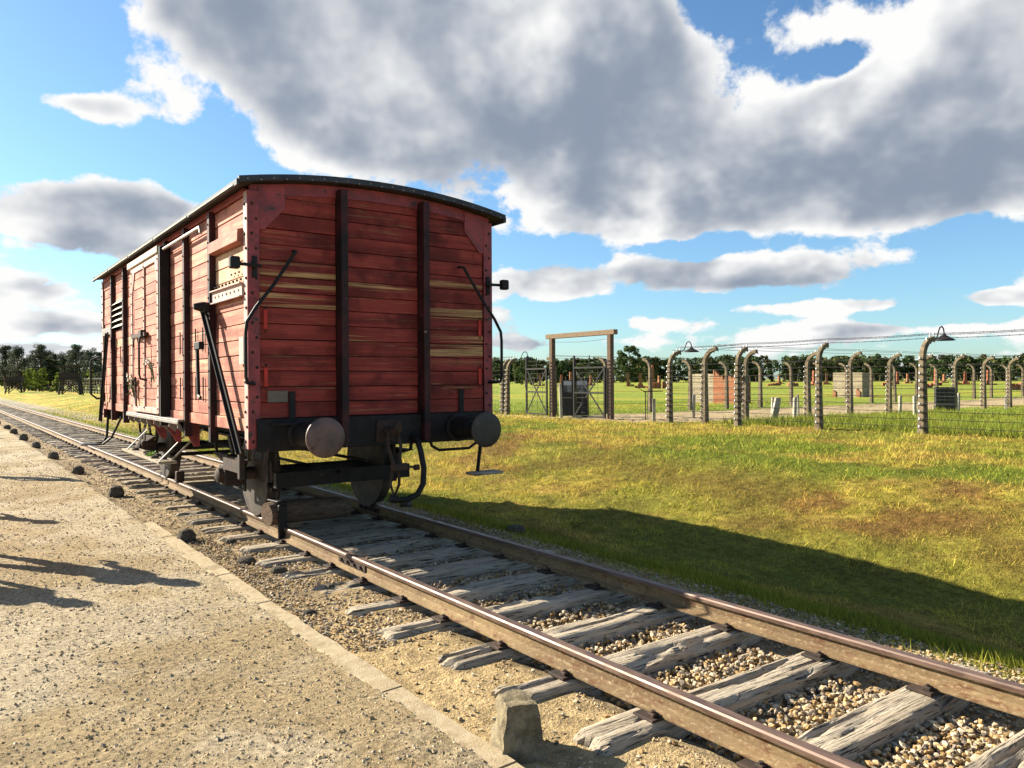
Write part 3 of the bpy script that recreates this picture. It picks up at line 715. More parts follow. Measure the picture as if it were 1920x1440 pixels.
# corner posts (angle iron) reaching below the frame, with rivets
for s_ in (-1, 1):
    for (ye, sg) in ((0, 1), (LN, -1)):
        m = MB(); X = s_*HW
        m.cbox(min(X+s_*.012, X-s_*.10), max(X+s_*.012, X-s_*.10), min(ye-sg*.012, ye+sg*.004), max(ye-sg*.012, ye+sg*.004), .93, 3.33, .003)
        p = P(m, 'corner_post', 'red_steel')
        m = MB(); m.cbox(min(X+s_*.012, X), max(X+s_*.012, X), min(ye+sg*.004, ye+sg*.105), max(ye+sg*.004, ye+sg*.105), .93, 3.33, .003)
        P(m, 'corner_flange', 'pale_steel')
        m = MB()
        for k in range(17):
            z = 1.0+k*.138
            m.dome((X-s_*.05+s_*.02*(-1)**k, ye-sg*.012, z), (0, -sg, 0), .016, .012); m.dome((X+s_*.012, ye+sg*(.045+.02*(-1)**k), z), (s_, 0, 0), .016, .014)
        P(m, 'rivets', 'rust', p)
# end posts (channel irons)
for ye, sg in ((0, -1), (LN, 1)):
    for x in POSTX:
        m = MB(); zt = roof_z(x)-.10
        y1 = ye+sg*.115
        m.box(x-.035, x-.024, min(ye-sg*.02, y1), max(ye-sg*.02, y1), .93, zt); m.box(x+.024, x+.035, min(ye-sg*.02, y1), max(ye-sg*.02, y1), .93, zt)
        m.box(x-.0345, x+.0345, min(y1, y1+sg*.011), max(y1, y1+sg*.011), .932, zt-.002)
        p = P(m, 'end_post', 'post_steel')
        m = MB()
        for z in (1.02, 1.15, 1.32, 1.9, 2.5, 3.1): m.dome((x, y1+sg*.011, z), (0, sg, 0), .015, .012)
        P(m, 'rivets', 'rust', p)
# side boards and posts
YB = [.105, 1.15, 2.2, 3.2, 4.95, 5.95, 7.0, LN-.105]
for s_ in (-1, 1):
    for bi in range(7):
        a, b_ = YB[bi]+(.004 if bi in (0,) else .03), YB[bi+1]-(.004 if bi == 6 else .03)
        for k in range(NP):
            z0 = ZF+k*PH+.003; z1 = ZF+(k+1)*PH-.004; zm = (z0+z1)/2
            if s_ < 0 and bi == 5 and 2.42 < zm < 2.9: continue
            mat = 'side_wood'
            if bi == 0 and 2.49 < zm < 2.86 and s_ < 0: mat = 'bare_wood'
            X0 = s_*(HW-.012+random.uniform(-.005, .004)); X1 = s_*(HW-.06)
            P(MB().cbox(min(X0, X1), max(X0, X1), a, b_, z0+random.uniform(-.002, .002), z1+random.uniform(-.002, .002), .004), 'plank', mat)
    for bi, yp in enumerate((1.15, 2.2, 3.2, 4.95, 5.95, 7.0)):
        wd = .038 if bi not in (2, 3) else .055; dp = .042 if bi not in (2, 3) else .035
        m = MB(); X = s_*HW; Xo = s_*(HW+dp); zlo = .93 if bi not in (2, 3) else 1.1
        m.box(min(X-s_*.03, Xo), max(X-s_*.03, Xo), yp-wd, yp-wd+.010, zlo, ZT); m.box(min(X-s_*.03, Xo), max(X-s_*.03, Xo), yp+wd-.010, yp+wd, zlo, ZT)
        m.box(min(Xo, Xo+s_*.010), max(Xo, Xo+s_*.010), yp-wd+.001, yp+wd-.001, zlo+.002, ZT-.002)
        p = P(m, 'side_post', 'post_steel')
        m = MB()
        for q_ in range(12): m.dome((Xo+s_*.010, yp, 1.1+q_*.19), (s_, 0, 0), .013, .012)
        P(m, 'rivets', 'rust', p)
    X = s_*HW
    P(MB().cbox(min(X-s_*.05, X+s_*.008), max(X-s_*.05, X+s_*.008), .106, LN-.106, 3.305, 3.37, .004), 'top_rail', 'red_steel')
    P(MB().cbox(min(X-s_*.04, X+s_*.004), max(X-s_*.04, X+s_*.004), .106, LN-.106, 1.09, ZF-.002, .004), 'sill', 'side_wood')
# hatch in the near left bay: rail of drilled iron, folding lip, rivet strip
m = MB().cbox(-HW-.030, -HW-.006, .1, 1.115, 2.36, 2.485, .004); m.cbox(-HW-.055, -HW-.030, .1, 1.115, 2.475, 2.49, .003); m.cbox(-HW-.055, -HW-.030, .1, 1.115, 2.352, 2.366, .003)
p = P(m, 'hatch_rail', 'pale_steel'); m = MB()
for q_ in range(7): m.lathe((-HW-.030, .2+q_*.13, 2.42), (-1, 0, 0), [(0, .013), (.005, .013)], 8)
P(m, 'bolts', 'black_steel', p)
P(MB().prism([(-HW-.004, 2.86), (-HW-.065, 2.875), (-HW-.06, 2.985), (-HW-.004, 3.0)], 'y', .13, 1.11), 'hatch_flap', 'side_wood')
m = MB()
for q_ in range(8): m.dome((-HW-.002, .2+q_*.12, 2.525), (-1, 0, 0), .014, .018); m.dome((-HW-.002, .26+q_*.12, 2.60), (-1, 0, 0), .012, .014) if q_ < 3 else None
P(m, 'hatch_bolts', 'black_steel')
# louvres in the far left bay
for q_ in range(5):
    z = 2.43+q_*.093
    P(MB().prism([(-HW+.03, z+.085), (-HW+.05, z+.092), (-HW-.035, z+.02), (-HW-.05, z+.008)], 'y', 5.985, 6.965), 'louvre_slat', 'cream')
P(MB().box(-HW-.03, -HW-.004, 7.04, LN-.1, 2.36, 2.485), 'hatch_rail', 'grey_steel')
# sliding door on the left side
DX = -HW-.085; D0, D1 = 3.24, 4.98
door = P(MB().box(DX+.045, DX+.062, D0, D1, 1.16, 3.16), 'door', 'rust')
for k in range(14):
    hh = 1.94/14; z0 = 1.19+k*hh
    for (a, b_) in ((D0+.085, (D0+D1)/2-.025), ((D0+D1)/2+.025, D1-.085)):
        P(MB().cbox(DX+random.uniform(-.003, .003), DX+.044, a, b_, z0+.003, z0+hh-.004, .004), 'plank', 'side_wood', door)
for (a, b_) in ((D0, D0+.08), ((D0+D1)/2-.022, (D0+D1)/2+.022), (D1-.08, D1)): P(MB().cbox(DX-.022, DX-.004, a, b_, 1.16, 3.16, .003), 'door_stile', 'pale_steel', door)
for z in (1.15, 3.09): P(MB().cbox(DX-.018, DX-.005, D0+.081, D1-.081, z, z+.075, .003), 'door_rail', 'pale_steel', door)
for yy, sg in ((D0+.08, 1), (D1-.08, -1)):
    P(MB().prism([(yy, 2.80), (yy, 3.09), (yy+sg*.13, 3.09)][::sg], 'x', DX-.016, DX-.006), 'door_gusset', 'pale_steel', door)
    P(MB().prism([(yy, 1.5), (yy, 1.225), (yy+sg*.13, 1.225)][::-sg], 'x', DX-.016, DX-.006), 'door_gusset', 'pale_steel', door)
m = MB()
for q_ in range(14):
    for yy in (D0+.04, (D0+D1)/2, D1-.04): m.dome((DX-.022, yy, 1.22+q_*.145), (-1, 0, 0), .013, .012)
P(m, 'rivets', 'black_steel', door)
m = MB().tube([(DX-.02, 3.93, 2.17), (DX-.10, 3.93, 2.15), (DX-.115, 3.93, 2.08), (DX-.115, 3.93, 1.66), (DX-.10, 3.93, 1.60), (DX-.02, 3.93, 1.58)], .014, 8); P(m, 'door_handle', 'black_steel', door, 40)
m = MB().bar((DX-.05, 3.85, 2.19), (DX-.05, 4.75, 2.19), .035, .05).bar((DX-.05, 4.6, 2.19), (DX-.05, 4.7, 2.05), .02, .03).cbox(DX-.09, DX-.02, 3.95, 4.12, 2.14, 2.25, .006); P(m, 'latch', 'rust', door)
P(MB().bar((DX-.03, 4.85, 1.50), (DX-.03, 4.65, 1.62), .02, .03).bar((DX-.03, 4.65, 1.62), (DX-.03, 4.6, 1.22), .02, .03), 'hasp', 'rust', door)
# dark door stop post, door rails and hood
P(MB().cbox(-HW-.115, -HW+.0, 3.09, 3.15, 1.02, 3.24, .005), 'door_stop', 'black_steel')
P(MB().cbox(-HW-.125, -HW-.085, 3.2, 5.15, 3.175, 3.265, .008).cbox(-HW-.085, -HW-.01, 3.2, 5.15, 3.255, 3.265, .003), 'door_hood', 'cream')
P(MB().tube([(-HW-.075, 1.35, 3.13), (-HW-.075, 1.38, 3.20), (-HW-.075, 3.06, 3.20)], .018, 8), 'upper_door_rail', 'grey_steel', auto=40)
P(MB().cbox(-HW-.12, -HW-.035, 2.2, 5.3, 1.105, 1.125, .004).cbox(-HW-.125, -HW-.11, 2.2, 5.3, 1.07, 1.104, .003), 'lower_door_rail', 'grey_steel')
for q_ in range(8):
    P(MB().prism([(-HW-.105, 1.10), (-HW-.105, 1.02), (-HW-.03, .96), (-HW+.02, 1.10)], 'y', 2.28+q_*.42, 2.30+q_*.42), 'rail_bracket', 'grey_steel')
for yy in (2.28, 3.15, 3.95): P(MB().prism([(-HW-.09, 1.09), (-HW+.14, 1.09), (-HW+.14, .80), (-HW+.08, .80)], 'y', yy, yy+.012), 'support_bracket', 'red_strip' if False else 'red_steel')
# diagonal struts on the left side
for (ya, za, yb, zb) in ((1.17, 2.36, .09, .88), (6.97, 2.36, 8.05, .88)):
    m = MB().bar((-HW-.10, ya, za), (-HW-.05, yb, zb), .075, .022, up=(1, 0, 0)).bar((-HW-.115, ya+.028, za), (-HW-.065, yb+.028, zb), .012, .05, up=(1, 0, 0)); p = P(m, 'strut', 'black_steel')
P(MB().lathe((-HW-.06, 1.12, 2.33), (-1, 0, 0), [(0, .05), (.05, .055), (.10, .045), (.15, .03)], 12).cbox(-HW-.13, -HW-.07, 1.02, 1.2, 2.27, 2.32, .006), 'strut_head', 'black_steel', auto=40)
P(MB().bar((-HW-.10, 1.42, 1.92), (-HW-.10, 1.38, 1.42), .045, .03, up=(1, 0, 0)).cbox(-HW-.125, -HW-.07, 1.25, 1.46, 1.90, 1.98, .006).tube([(-HW-.10, 1.38, 1.42), (-HW-.10, 1.30, 1.39)], .018, 6), 'lock_lever', 'black_steel')
for yy in (1.55, 1.85, 2.55): 
    for z in (1.48, 2.02): P(MB().cbox(-HW-.012, -HW+.0, yy, yy+.016, z-.13, z+.13, .002), 'strap', 'black_steel')
for yy in (5.3, 6.4):
    for z in (1.4, 2.0): P(MB().cbox(-HW-.012, -HW+.0, yy, yy+.016, z-.13, z+.13, .002), 'strap', 'black_steel')
P(MB().cbox(-HW-.010, -HW+.0, .13, .27, 1.72, 1.98, .002), 'notice', 'paper')
# roof
xs_ = np.linspace(-1.48, 1.48, 33); m = MB(); n = 33; Y0, Y1 = -.12, LN+.12
ysr = np.linspace(Y0, Y1, 19)
for y in ysr:
    for x in xs_: m.v.append((x, y, roof_z(x)+(fbm(np.array([x*3.]), np.array([y*1.5]), 2, 9)[0]-.5)*.012))
for i in range(18):
    for j in range(n-1): a = i*n+j; m.f.append((a, a+1, a+n+1, a+n)); m.mi.append(0)
P(m, 'roof', 'roof', auto=30)
for (ya, yb) in ((Y0-.012, Y0+.03), (Y1-.03, Y1+.012)):
    m = MB()
    for q_ in range(32):
        x0, x1 = xs_[q_], xs_[q_+1]; m.prism([(x0, roof_z(x0)-.042), (x1, roof_z(x1)-.042), (x1, roof_z(x1)+.012), (x0, roof_z(x0)+.012)], 'y', ya, yb)
    P(m, 'roof_edge', 'roof_trim')
m = MB()
for q_ in range(32):
    x0, x1 = xs_[q_], xs_[q_+1]; m.prism([(x0, roof_z(x0)-.045), (x1, roof_z(x1)-.045), (x1, roof_z(x1)-.012), (x0, roof_z(x0)-.012)], 'y', Y0+.031, Y1-.031)
P(m, 'roof_boards', 'rust')
for s_ in (-1, 1):
    a, b_ = (s_*1.472, s_*1.497); P(MB().cbox(min(a, b_), max(a, b_), Y0, Y1, 3.335, 3.394, .004), 'eave_strip', 'roof_trim')
    m = MB()
    for q_ in range(5): m.cbox(min(s_*1.499, s_*1.505), max(s_*1.499, s_*1.505), Y0+.1+q_*1.68, Y0+1.70+q_*1.68, 3.345, 3.362, .002)
    P(m, 'eave_batten', 'cream')
m = MB()
for q_ in range(24): m.dome((-1.4+q_*.122, Y0-.012, roof_z(-1.4+q_*.122)-.02-.015*(q_ % 2)), (0, -1, 0), .007, .004, 6)
P(m, 'roof_nails', 'paper')
MAT['beam'] = old_wood('beam', (.24, .175, .115), (.17, .12, .08), (.12, .075, .045)); MAT['dark_beam'] = old_wood('dark_beam', (.17, .115, .08), (.10, .07, .05), (.035, .026, .02))
# ------------------------------------------------------------------ wagon ends: headstock, buffers, coupling, fittings
for ye, sg in ((0, -1), (LN, 1)):
    P(MB().cbox(-HW+.06, HW-.06, min(ye-sg*.06, ye+sg*.05), max(ye-sg*.06, ye+sg*.05), .90, ZF-.003, .006), 'headstock', 'black_steel')
    for s_ in (-1, 1):
        x = s_*.875; yb = ye+sg*.05
        b = P(MB().lathe((x, yb, 1.05), (0, sg, 0), [(0, .155), (.02, .155), (.03, .12), (.30, .10), (.31, .075), (.56, .07)], 20), 'buffer', 'black_steel', auto=35)
        dome = [(.50, .06), (.53, .165), (.548, .183), (.566, .183), (.575, .17), (.583, .10), (.585, .02)] if s_ < 0 else [(.50, .06), (.53, .165), (.548, .183), (.564, .183), (.568, .17), (.569, .10), (.57, .02)]
        P(MB().lathe((x, yb, 1.05), (0, sg, 0), dome, 40), 'buffer_head', 'buffer_steel' if s_ < 0 else 'greasy_steel', b, 35)
        m = MB()
        for q_ in range(4): m.lathe((x+.13*math.cos(q_*math.pi/2+.785), yb+sg*.02, 1.05+.13*math.sin(q_*math.pi/2+.785)), (0, sg, 0), [(0, .018), (.022, .016)], 6)
        P(m, 'bolts', 'rust', b)
# tabs and plates above the buffers
for s_ in (-1, 1):
    m = MB().cbox(s_*.955-.03, s_*.955+.03, -.016, .008, 1.16, 1.46, .006).cbox(s_*.98-.20, s_*.98+.20, -.10, -.052, 1.14, 1.175, .008)
    P(m, 'buffer_bracket', 'black_steel')
P(MB().cbox(-1.19, -.995, -.006, .012, 1.36, 1.47, .003), 'builder_plate', 'plate')
# coupling hook, links, air hose
hk = P(MB().cbox(-.10, .10, -.075, -.05, .94, 1.16, .006).tube([(0, -.05, 1.05), (0, -.26, 1.05), (0, -.34, 1.08), (0, -.36, 1.14), (0, -.30, 1.17)], .035, 8, rs=[.045, .045, .04, .032, .02]), 'draw_hook', 'rust', auto=40)
P(MB().tube([(-.05, -.22, 1.06), (-.07, -.26, .90), (-.03, -.30, .72), (.03, -.30, .72), (.07, -.26, .90), (.05, -.22, 1.06)], .018, 8).cbox(-.05, .11, -.335, -.265, .66, .73, .008).tube([(.10, -.30, .70), (.22, -.30, .68)], .014, 6).lathe((.20, -.30, .68), (1, 0, 0), [(0, .03), (.05, .03)], 8), 'screw_link', 'rust', hk, 40)
P(MB().tube([(-.03, -.28, .70), (-.05, -.26, .52), (0, -.25, .40), (.05, -.26, .52), (.03, -.28, .70)], .016, 8), 'shackle', 'rust', hk, 40)
P(MB().tube([(.33, -.05, .98), (.33, -.14, .93), (.33, -.20, .84), (.345, -.24, .66), (.33, -.25, .50), (.26, -.26, .40), (.14, -.26, .355), (.04, -.26, .36), (-.02, -.26, .40)], .030, 10).lathe((.02, -.26, .365), (-1, 0, .25), [(0, .042), (.07, .042), (.08, .03)], 10).lathe((.33, -.02, 1.0), (0, -.7, -.5), [(0, .045), (.08, .045)], 10), 'brake_hose', 'black_steel', auto=40)
# grab rails on the near end and round the corners
for s_ in (-1, 1):
    X = s_*HW
    P(MB().tube([(s_*.93, .0, 2.80), (s_*.94, -.09, 2.79), (s_*(HW-.20), -.11, 2.46), (X-s_*.03, -.115, 2.24), (X+s_*.055, -.115, 2.10), (X+s_*.065, -.115, 2.0), (X+s_*.065, -.115, 1.60), (X+s_*.05, -.11, 1.545), (X-s_*.02, -.09, 1.535), (X-s_*.04, .0, 1.535)], .016, 8), 'grab_rail', 'black_steel', auto=40)
    m = MB().cbox(X-s_*.05-.022, X-s_*.05+.022, -.03, -.01, 2.52, 2.72, .004).tube([(X-s_*.10, -.05, 2.63), (X+s_*.13, -.05, 2.635)], .016, 8).cbox(min(X+s_*.10, X+s_*.19), max(X+s_*.10, X+s_*.19), -.10, -.02, 2.585, 2.695, .012)
    m.cbox(X-s_*.05-.012, X-s_*.05+.012, -.06, -.03, 2.6, 2.66, .003); P(m, 'lamp_bracket', 'black_steel')
    for z in (1.60, 2.14): 
        p = P(MB().cbox(s_*(HW-.155)-.019, s_*(HW-.155)+.019, -.010, .004, z-.09, z+.09, .003), 'signal_clip', 'red_strip')
        P(MB().dome((s_*(HW-.155), -.010, z+.11), (0, -1, 0), .012, .01).dome((s_*(HW-.155), -.010, z-.11), (0, -1, 0), .012, .01), 'bolts', 'rust', p)
# shunter's rail and step under the right corner
P(MB().tube([(.55, -.02, .92), (.57, -.02, .86), (.66, -.02, .81), (1.04, -.02, .81), (1.13, -.02, .86), (1.15, -.02, .92)], .016, 8), 'shunter_rail', 'black_steel', auto=40)
st = P(MB().bar((1.18, -.06, .93), (1.10, -.10, .55), .035, .02), 'step_hanger', 'black_steel'); P(MB().cbox(.98, 1.36, -.24, -.04, .525, .555, .006), 'step_board', 'sleeper', st)
P(MB().bar((-1.2, -.04, .93), (-1.24, -.02, .62), .03, .02), 'step_hanger', 'rust')
P(MB().tube([(-1.29+.04*math.sin(q_*.5236), -.02, .87+.065*math.cos(q_*.5236)) for q_ in range(13)], .012, 6), 'tow_ring', 'rust', auto=40)
# lifting arms at the far left corner
P(MB().tube([(-HW-.06, LN-.02, 2.0), (-HW-.18, LN+.02, 1.95), (-HW-.19, LN+.02, 1.85), (-HW-.19, LN+.02, 1.35), (-HW-.10, LN+.02, 1.27), (-HW, LN+.01, 1.27)], .018, 8), 'grab_rail', 'black_steel', auto=40)
P(MB().tube([(-HW+.02, LN-.35, .98), (-HW-.0, LN-.35, .62), (-HW-.05, LN-.33, .52), (-HW-.16, LN-.33, .50)], .022, 6).cbox(-HW-.42, -HW-.10, LN-.52, LN-.20, .485, .505, .004).tube([(-HW+.1, 7.0, .98), (-HW-.0, 7.35, .62), (-HW-.10, 7.55, .505)], .020, 6), 'far_step', 'black_steel')
# underframe
for s_ in (-1, 1):
    X = s_*.93
    P(MB().box(min(X, X+s_*.10), max(X, X+s_*.10), .11, LN-.11, 1.185, 1.20).box(X-.008, X+.008, .11, LN-.11, .96, 1.184).box(min(X, X+s_*.10), max(X, X+s_*.10), .11, LN-.11, .945, .959), 'sole_bar', 'black_steel')
for yy in (1.2, 2.7, 4.08, 5.4, 6.9): P(MB().box(-.92, .92, yy-.06, yy+.06, .96, 1.18), 'cross_bearer', 'black_steel')
P(MB().box(-HW+.06, HW-.06, .052, LN-.052, 1.19, 1.209), 'floor', 'rust')
P(MB().tube([(.45, 3.3, .80), (.45, 4.6, .80)], .16, 16), 'air_tank', 'black_steel', auto=40)
P(MB().tube([(-.1, .8, .55), (-.1, 7.3, .55)], .02, 6).tube([(.2, .8, .66), (.2, 7.3, .66)], .02, 6), 'brake_rods', 'black_steel')
for ya in (1.82, 6.33):
    ws = P(MB().lathe((-1.02, ya, .50), (1, 0, 0), [(0, .055), (.15, .06), (.2, .075), (.5, .07), (1.5, .07), (1.84, .075), (1.89, .06), (2.04, .055)], 16), 'wheelset', 'wheel_steel', auto=40)
    for s_ in (-1, 1):
        x = s_*.72+.03                           # tyre runs on the rail, flange inside
        wh = P(MB().lathe((x-s_*.085, ya, .50), (s_, 0, 0), [(0, .43), (0, .525), (.022, .53), (.036, .503), (.05, .500), (.135, .495), (.14, .43)], 48), 'wheel', 'wheel_steel', ws, 30)
    # axle boxes, springs, axle guards hang from the frame
    for s_ in (-1, 1):
        X = s_*.99
        P(MB().cbox(X-.11, X+.11, ya-.12, ya+.12, .38, .62, .015).lathe((X+s_*.11, ya, .50), (s_, 0, 0), [(0, .09), (.05, .085), (.07, .05)], 14), 'axle_box', 'rust', auto=35)
        m = MB()
        for q_ in range(7): m.box(X-.045, X+.045, ya-.60+q_*.072, ya+.60-q_*.072, .70-q_*.014+.02*0, .712-q_*.014)
        m.cbox(X-.06, X+.06, ya-.05, ya+.05, .60, .73, .006)
        for e in (-1, 1): m.bar((X, ya+e*.60, .706), (X, ya+e*.68, .96), .03, .03)
        P(m, 'leaf_spring', 'rust')
        Xg = s_*.90
        P(MB().prism([(ya-.50, .96), (ya-.40, .96), (ya-.145, .62), (ya-.145, .34), (ya-.21, .34), (ya-.21, .58)], 'x', Xg-.01, Xg+.01).prism([(ya+.50, .96), (ya+.40, .96), (ya+.145, .62), (ya+.145, .34), (ya+.21, .34), (ya+.21, .58)][::-1], 'x', Xg-.01, Xg+.01).box(Xg-.012, Xg+.012, ya-.21, ya+.21, .32, .339), 'axle_guard', 'black_steel')
    for e in (-1, 1):
        for s_ in (-1, 1):
            P(MB().prism([(ya+e*(.54+.0), .36), (ya+e*.60, .34), (ya+e*.63, .5), (ya+e*.60, .68), (ya+e*.54, .66), (ya+e*.555, .5)][::e], 'x', s_*.72-.02, s_*.72+.08).bar((s_*.72+.03, ya+e*.60, .52), (s_*.72+.03, ya+e*.66, .96), .03, .02), 'brake_shoe', 'rust')
        P(MB().tube([(-.8, ya+e*.62, .42), (.8, ya+e*.62, .42)], .03, 8), 'brake_beam', 'black_steel')
P(MB().box(-.8, .8, .9, .98, .42, .58), 'brake_crossbeam', 'black_steel')
# foot board under the door with its hangers
fb = P(MB().cbox(-HW-.12, -HW+.10, 3.2, 5.7, .525, .56, .006), 'foot_board', 'sleeper')
for (ya, yb) in ((3.35, 2.75), (5.5, 6.0)):
    P(MB().bar((-HW+.06, ya, .55), (-HW+.30, yb, .98), .03, .012).bar((-HW-.09, ya, .545), (-HW+.32, ya, .96), .035, .012), 'hanger', 'grey_steel', fb)
P(MB().cbox(-HW-.02, -HW+.03, .24, .32, .62, .92, .01), 'hand_brake_bracket', 'rust')
P(MB().box(-HW+.04, -HW+.055, .4, 1.0, .66, .78), 'step_plate', 'rust')

# things left on and about the wagon
MAT['petal'] = simple('petal', (.72, .70, .64), (.60, .55, .48), 30, .7, .1, .001)
MAT['foliage'] = simple('foliage', (.055, .10, .03), (.10, .13, .045), 30, .7, .2, .002)
def bouquet(loc, label, n, seed):
    rg = random.Random(seed); e = empty('flower_bunch', loc, 0, label, 'flowers', 'flowers left on the wagon door')
    st = MB(); fl = MB(); lf = MB()
    for k in range(n):
        p = Vector((rg.uniform(-.07, .0), rg.uniform(-.11, .11), rg.uniform(-.02, .14))); st.tube([(0, 0, -.22), (p.x*.5, p.y*.5, -.06), p], .005, 5)
        for q_ in range(6):
            a = q_*1.047; d = Vector((-.5, math.cos(a), math.sin(a))).normalized(); fl.bar(p, p+d*.035, .022, .006, up=(-1, 0, 0), w2=.012)
        fl.dome(p, (-1, 0, 0), .012, .012)
    for k in range(n*3):
        p = Vector((rg.uniform(-.06, .0), rg.uniform(-.09, .09), rg.uniform(-.18, .03))); d = Vector((rg.uniform(-1, .1), rg.uniform(-1, 1), rg.uniform(-.6, .8))).normalized(); lf.bar(p, p+d*.075, .028, .003, w2=.006)
    st.build('stems', MAT['foliage'], e); fl.build('blossoms', MAT['petal'], e); lf.build('leaves', MAT['foliage'], e); return e
wx = TC-.03-HW
bouquet((wx-.12, 7.23+4.72, RT+1.56), 'bunch of white flowers with dark leaves tied to the door hasp', 8, 2)
bouquet((wx-.16, 7.23+3.22, RT+1.78), 'small bunch of pale flowers stuck beside the door stop post', 4, 3)
for k, (yy, xx) in enumerate(((3.5, .0), (3.72, -.06), (4.0, .03), (4.25, -.04), (4.6, .02), (5.2, -.02))):
    o = bpy.data.objects.new('memorial_stone', SMs[k % 3]); COL.objects.link(o); o.location = (wx+xx, 7.23+yy, RT+.553); o.scale = (.045, .05, .03); o.rotation_euler.z = k
    tag(o, 'small stone laid on the wagon foot board', 'stone', 'stones laid on the foot board')
lf = MB(); rg = random.Random(5)
for k in range(18):
    p = Vector((rg.uniform(-.05, .05), rg.uniform(-.06, .06), 0)); d = Vector((rg.uniform(-1, 1), rg.uniform(-1, 1), rg.uniform(.2, 1.4))).normalized(); lf.bar(p, p+d*.08, .03, .003, w2=.006)
MAT['fresh_leaf'] = simple('fresh_leaf', (.16, .30, .03), (.22, .36, .05), 30, .6, .1, .001)
tag(lf.build('leaf_sprig', MAT['fresh_leaf'], None, loc=(wx-.03, 7.23+4.12, RT+.56)), 'bright green leaf sprig lying on the wagon foot board', 'leaves')
# timber chock across the near rail in front of the wheel, held by an iron strap
ch = empty('wheel_chock', (TC-.52, 8.33, RT), R(6), 'heavy weathered timber chock lying across the near rail against the wagon wheel', 'wheel chock')
m = MB().tube([(-.36, 0, .125), (-.2, .01, .135), (.1, -.02, .13), (.45, .0, .11), (.62, .01, .09)], .12, 14, rs=[.125, .13, .125, .12, .10]); m.build('timber', MAT['dark_beam'], ch, auto=50)
MB().cbox(-.30, -.20, -.165, -.13, -.13, .235, .008).cbox(-.30, -.20, -.13, .12, .255, .275, .004).build('iron_strap', MAT['black_steel'], ch)
o = MB().cbox(-.06, .06, -.05, .05, -.0, .17, .012).build('rail_clamp', MAT['rust'], None, loc=(TC-.72, 7.23+5.55, RT)); tag(o, 'rusty iron clamp on the near rail against the far wheel', 'rail clamp')

# ------------------------------------------------------------------ fences of curved concrete posts and barbed wire
MAT['post'] = concrete('post', (.19, .15, .095), (.115, .09, .06), (.05, .042, .032), 5)
MAT['wire'] = simple('wire', (.015, .013, .012), (.03, .024, .02), 5, .6, .1, .001)
MAT['insulator'] = simple('insulator', (.70, .70, .68), (.5, .5, .48), 9, .35, .1, .001)
HP = 3.35
def post_path():
    pts = [(0, 0, -.3), (0, 0, 0), (0, 0, 1.3), (0, 0, 2.55)]
    for k in range(1, 8):
        a = k/7*R(78); pts.append((.55*(1-math.cos(a)), 0, 2.55+.62*math.sin(a)))
    pts.append((pts[-1][0]+.16, 0, pts[-1][2]+.035)); return pts
def post_mesh():
    pts = [Vector(p) for p in post_path()]; m = MB(); n = len(pts)
    for i, p in enumerate(pts):
        d = (pts[min(i+1, n-1)]-pts[max(i-1, 0)]).normalized(); up = Vector((d.z, 0, -d.x)); f = i/(n-1); w = .235*(1-f)+.135*f if i > 1 else .235; w = .265-.105*min(1, max(0, p.z)/3.1)
        c = w*.12
        for (a, b_) in ((-w/2+c, -w/2), (w/2-c, -w/2), (w/2, -w/2+c), (w/2, w/2-c), (w/2-c, w/2), (-w/2+c, w/2), (-w/2, w/2-c), (-w/2, -w/2+c)): m.v.append(tuple(p+up*a+Vector((0, b_, 0))))
    for i in range(n-1):
        for j in range(8): m.f.append((i*8+j, i*8+(j+1) % 8, (i+1)*8+(j+1) % 8, (i+1)*8+j))
    m.f += [tuple(range(7, -1, -1)), tuple((n-1)*8+j for j in range(8))]; m.mi = [0]*len(m.f)
    return m.mesh('concrete_post', True)
POSTM = post_mesh(); POSTM.materials.append(MAT['post']); POSTM.set_sharp_from_angle(angle=R(35))
STR_Z = [.25, .5, .75, 1.0, 1.25, 1.5, 1.75, 2.0, 2.25, 2.5]
def ins_mesh(side):
    m = MB()
    for z in STR_Z:
        w = (.265-.105*z/3.1)/2
        m.bar((side*w, 0, z), (side*(w+.085), 0, z+.05), .035, .03, mi=0); m.lathe((side*(w+.07), 0, z+.02), (0, 0, 1), [(0, .028), (.03, .034), (.07, .02)], 7, mi=1)
        m.bar((side*w*.2, -w-.004, z-.06), (side*w*1.0, -w-.012, z+.05), .05, .018, up=(0, 1, 0), mi=0)
    for q_, (a, b_) in enumerate(((.22, 3.14), (.42, 3.26), (.62, 3.31))): m.lathe((a, 0, b_-.01), (0, 0, 1), [(0, .025), (.05, .03), (.10, .015)], 7, mi=1); m.bar((a, 0, b_-.12), (a+.04, 0, b_-.24), .03, .03, mi=0)
    me = m.mesh('insulators'); me.materials.append(MAT['wire']); me.materials.append(MAT['insulator']); return me
INSM = ins_mesh(-1)
def wire_line(fence, pts, r=.008, sag=.03, barb=True):
    m = MB()
    path = []
    for k in range(len(pts)-1):
        a, b_ = Vector(pts[k]), Vector(pts[k+1])
        for j in range(4): f = j/4; path.append(a.lerp(b_, f)-Vector((0, 0, sag*4*f*(1-f))))
    path.append(Vector(pts[-1])); m.tube(path, r, 4, caps=False)
    if barb:
        for k in range(len(pts)-1):
            a, b_ = Vector(pts[k]), Vector(pts[k+1]); L_ = (b_-a).length
            for j in range(1, int(L_/.30)): f = j*.30/L_; p = a.lerp(b_, f)-Vector((0, 0, sag*4*f*(1-f))); m.bar(p-Vector((0, 0, .028)), p+Vector((.008, .008, .028)), .008, .008)
    m.build('barbed_wire', MAT['wire'], fence)
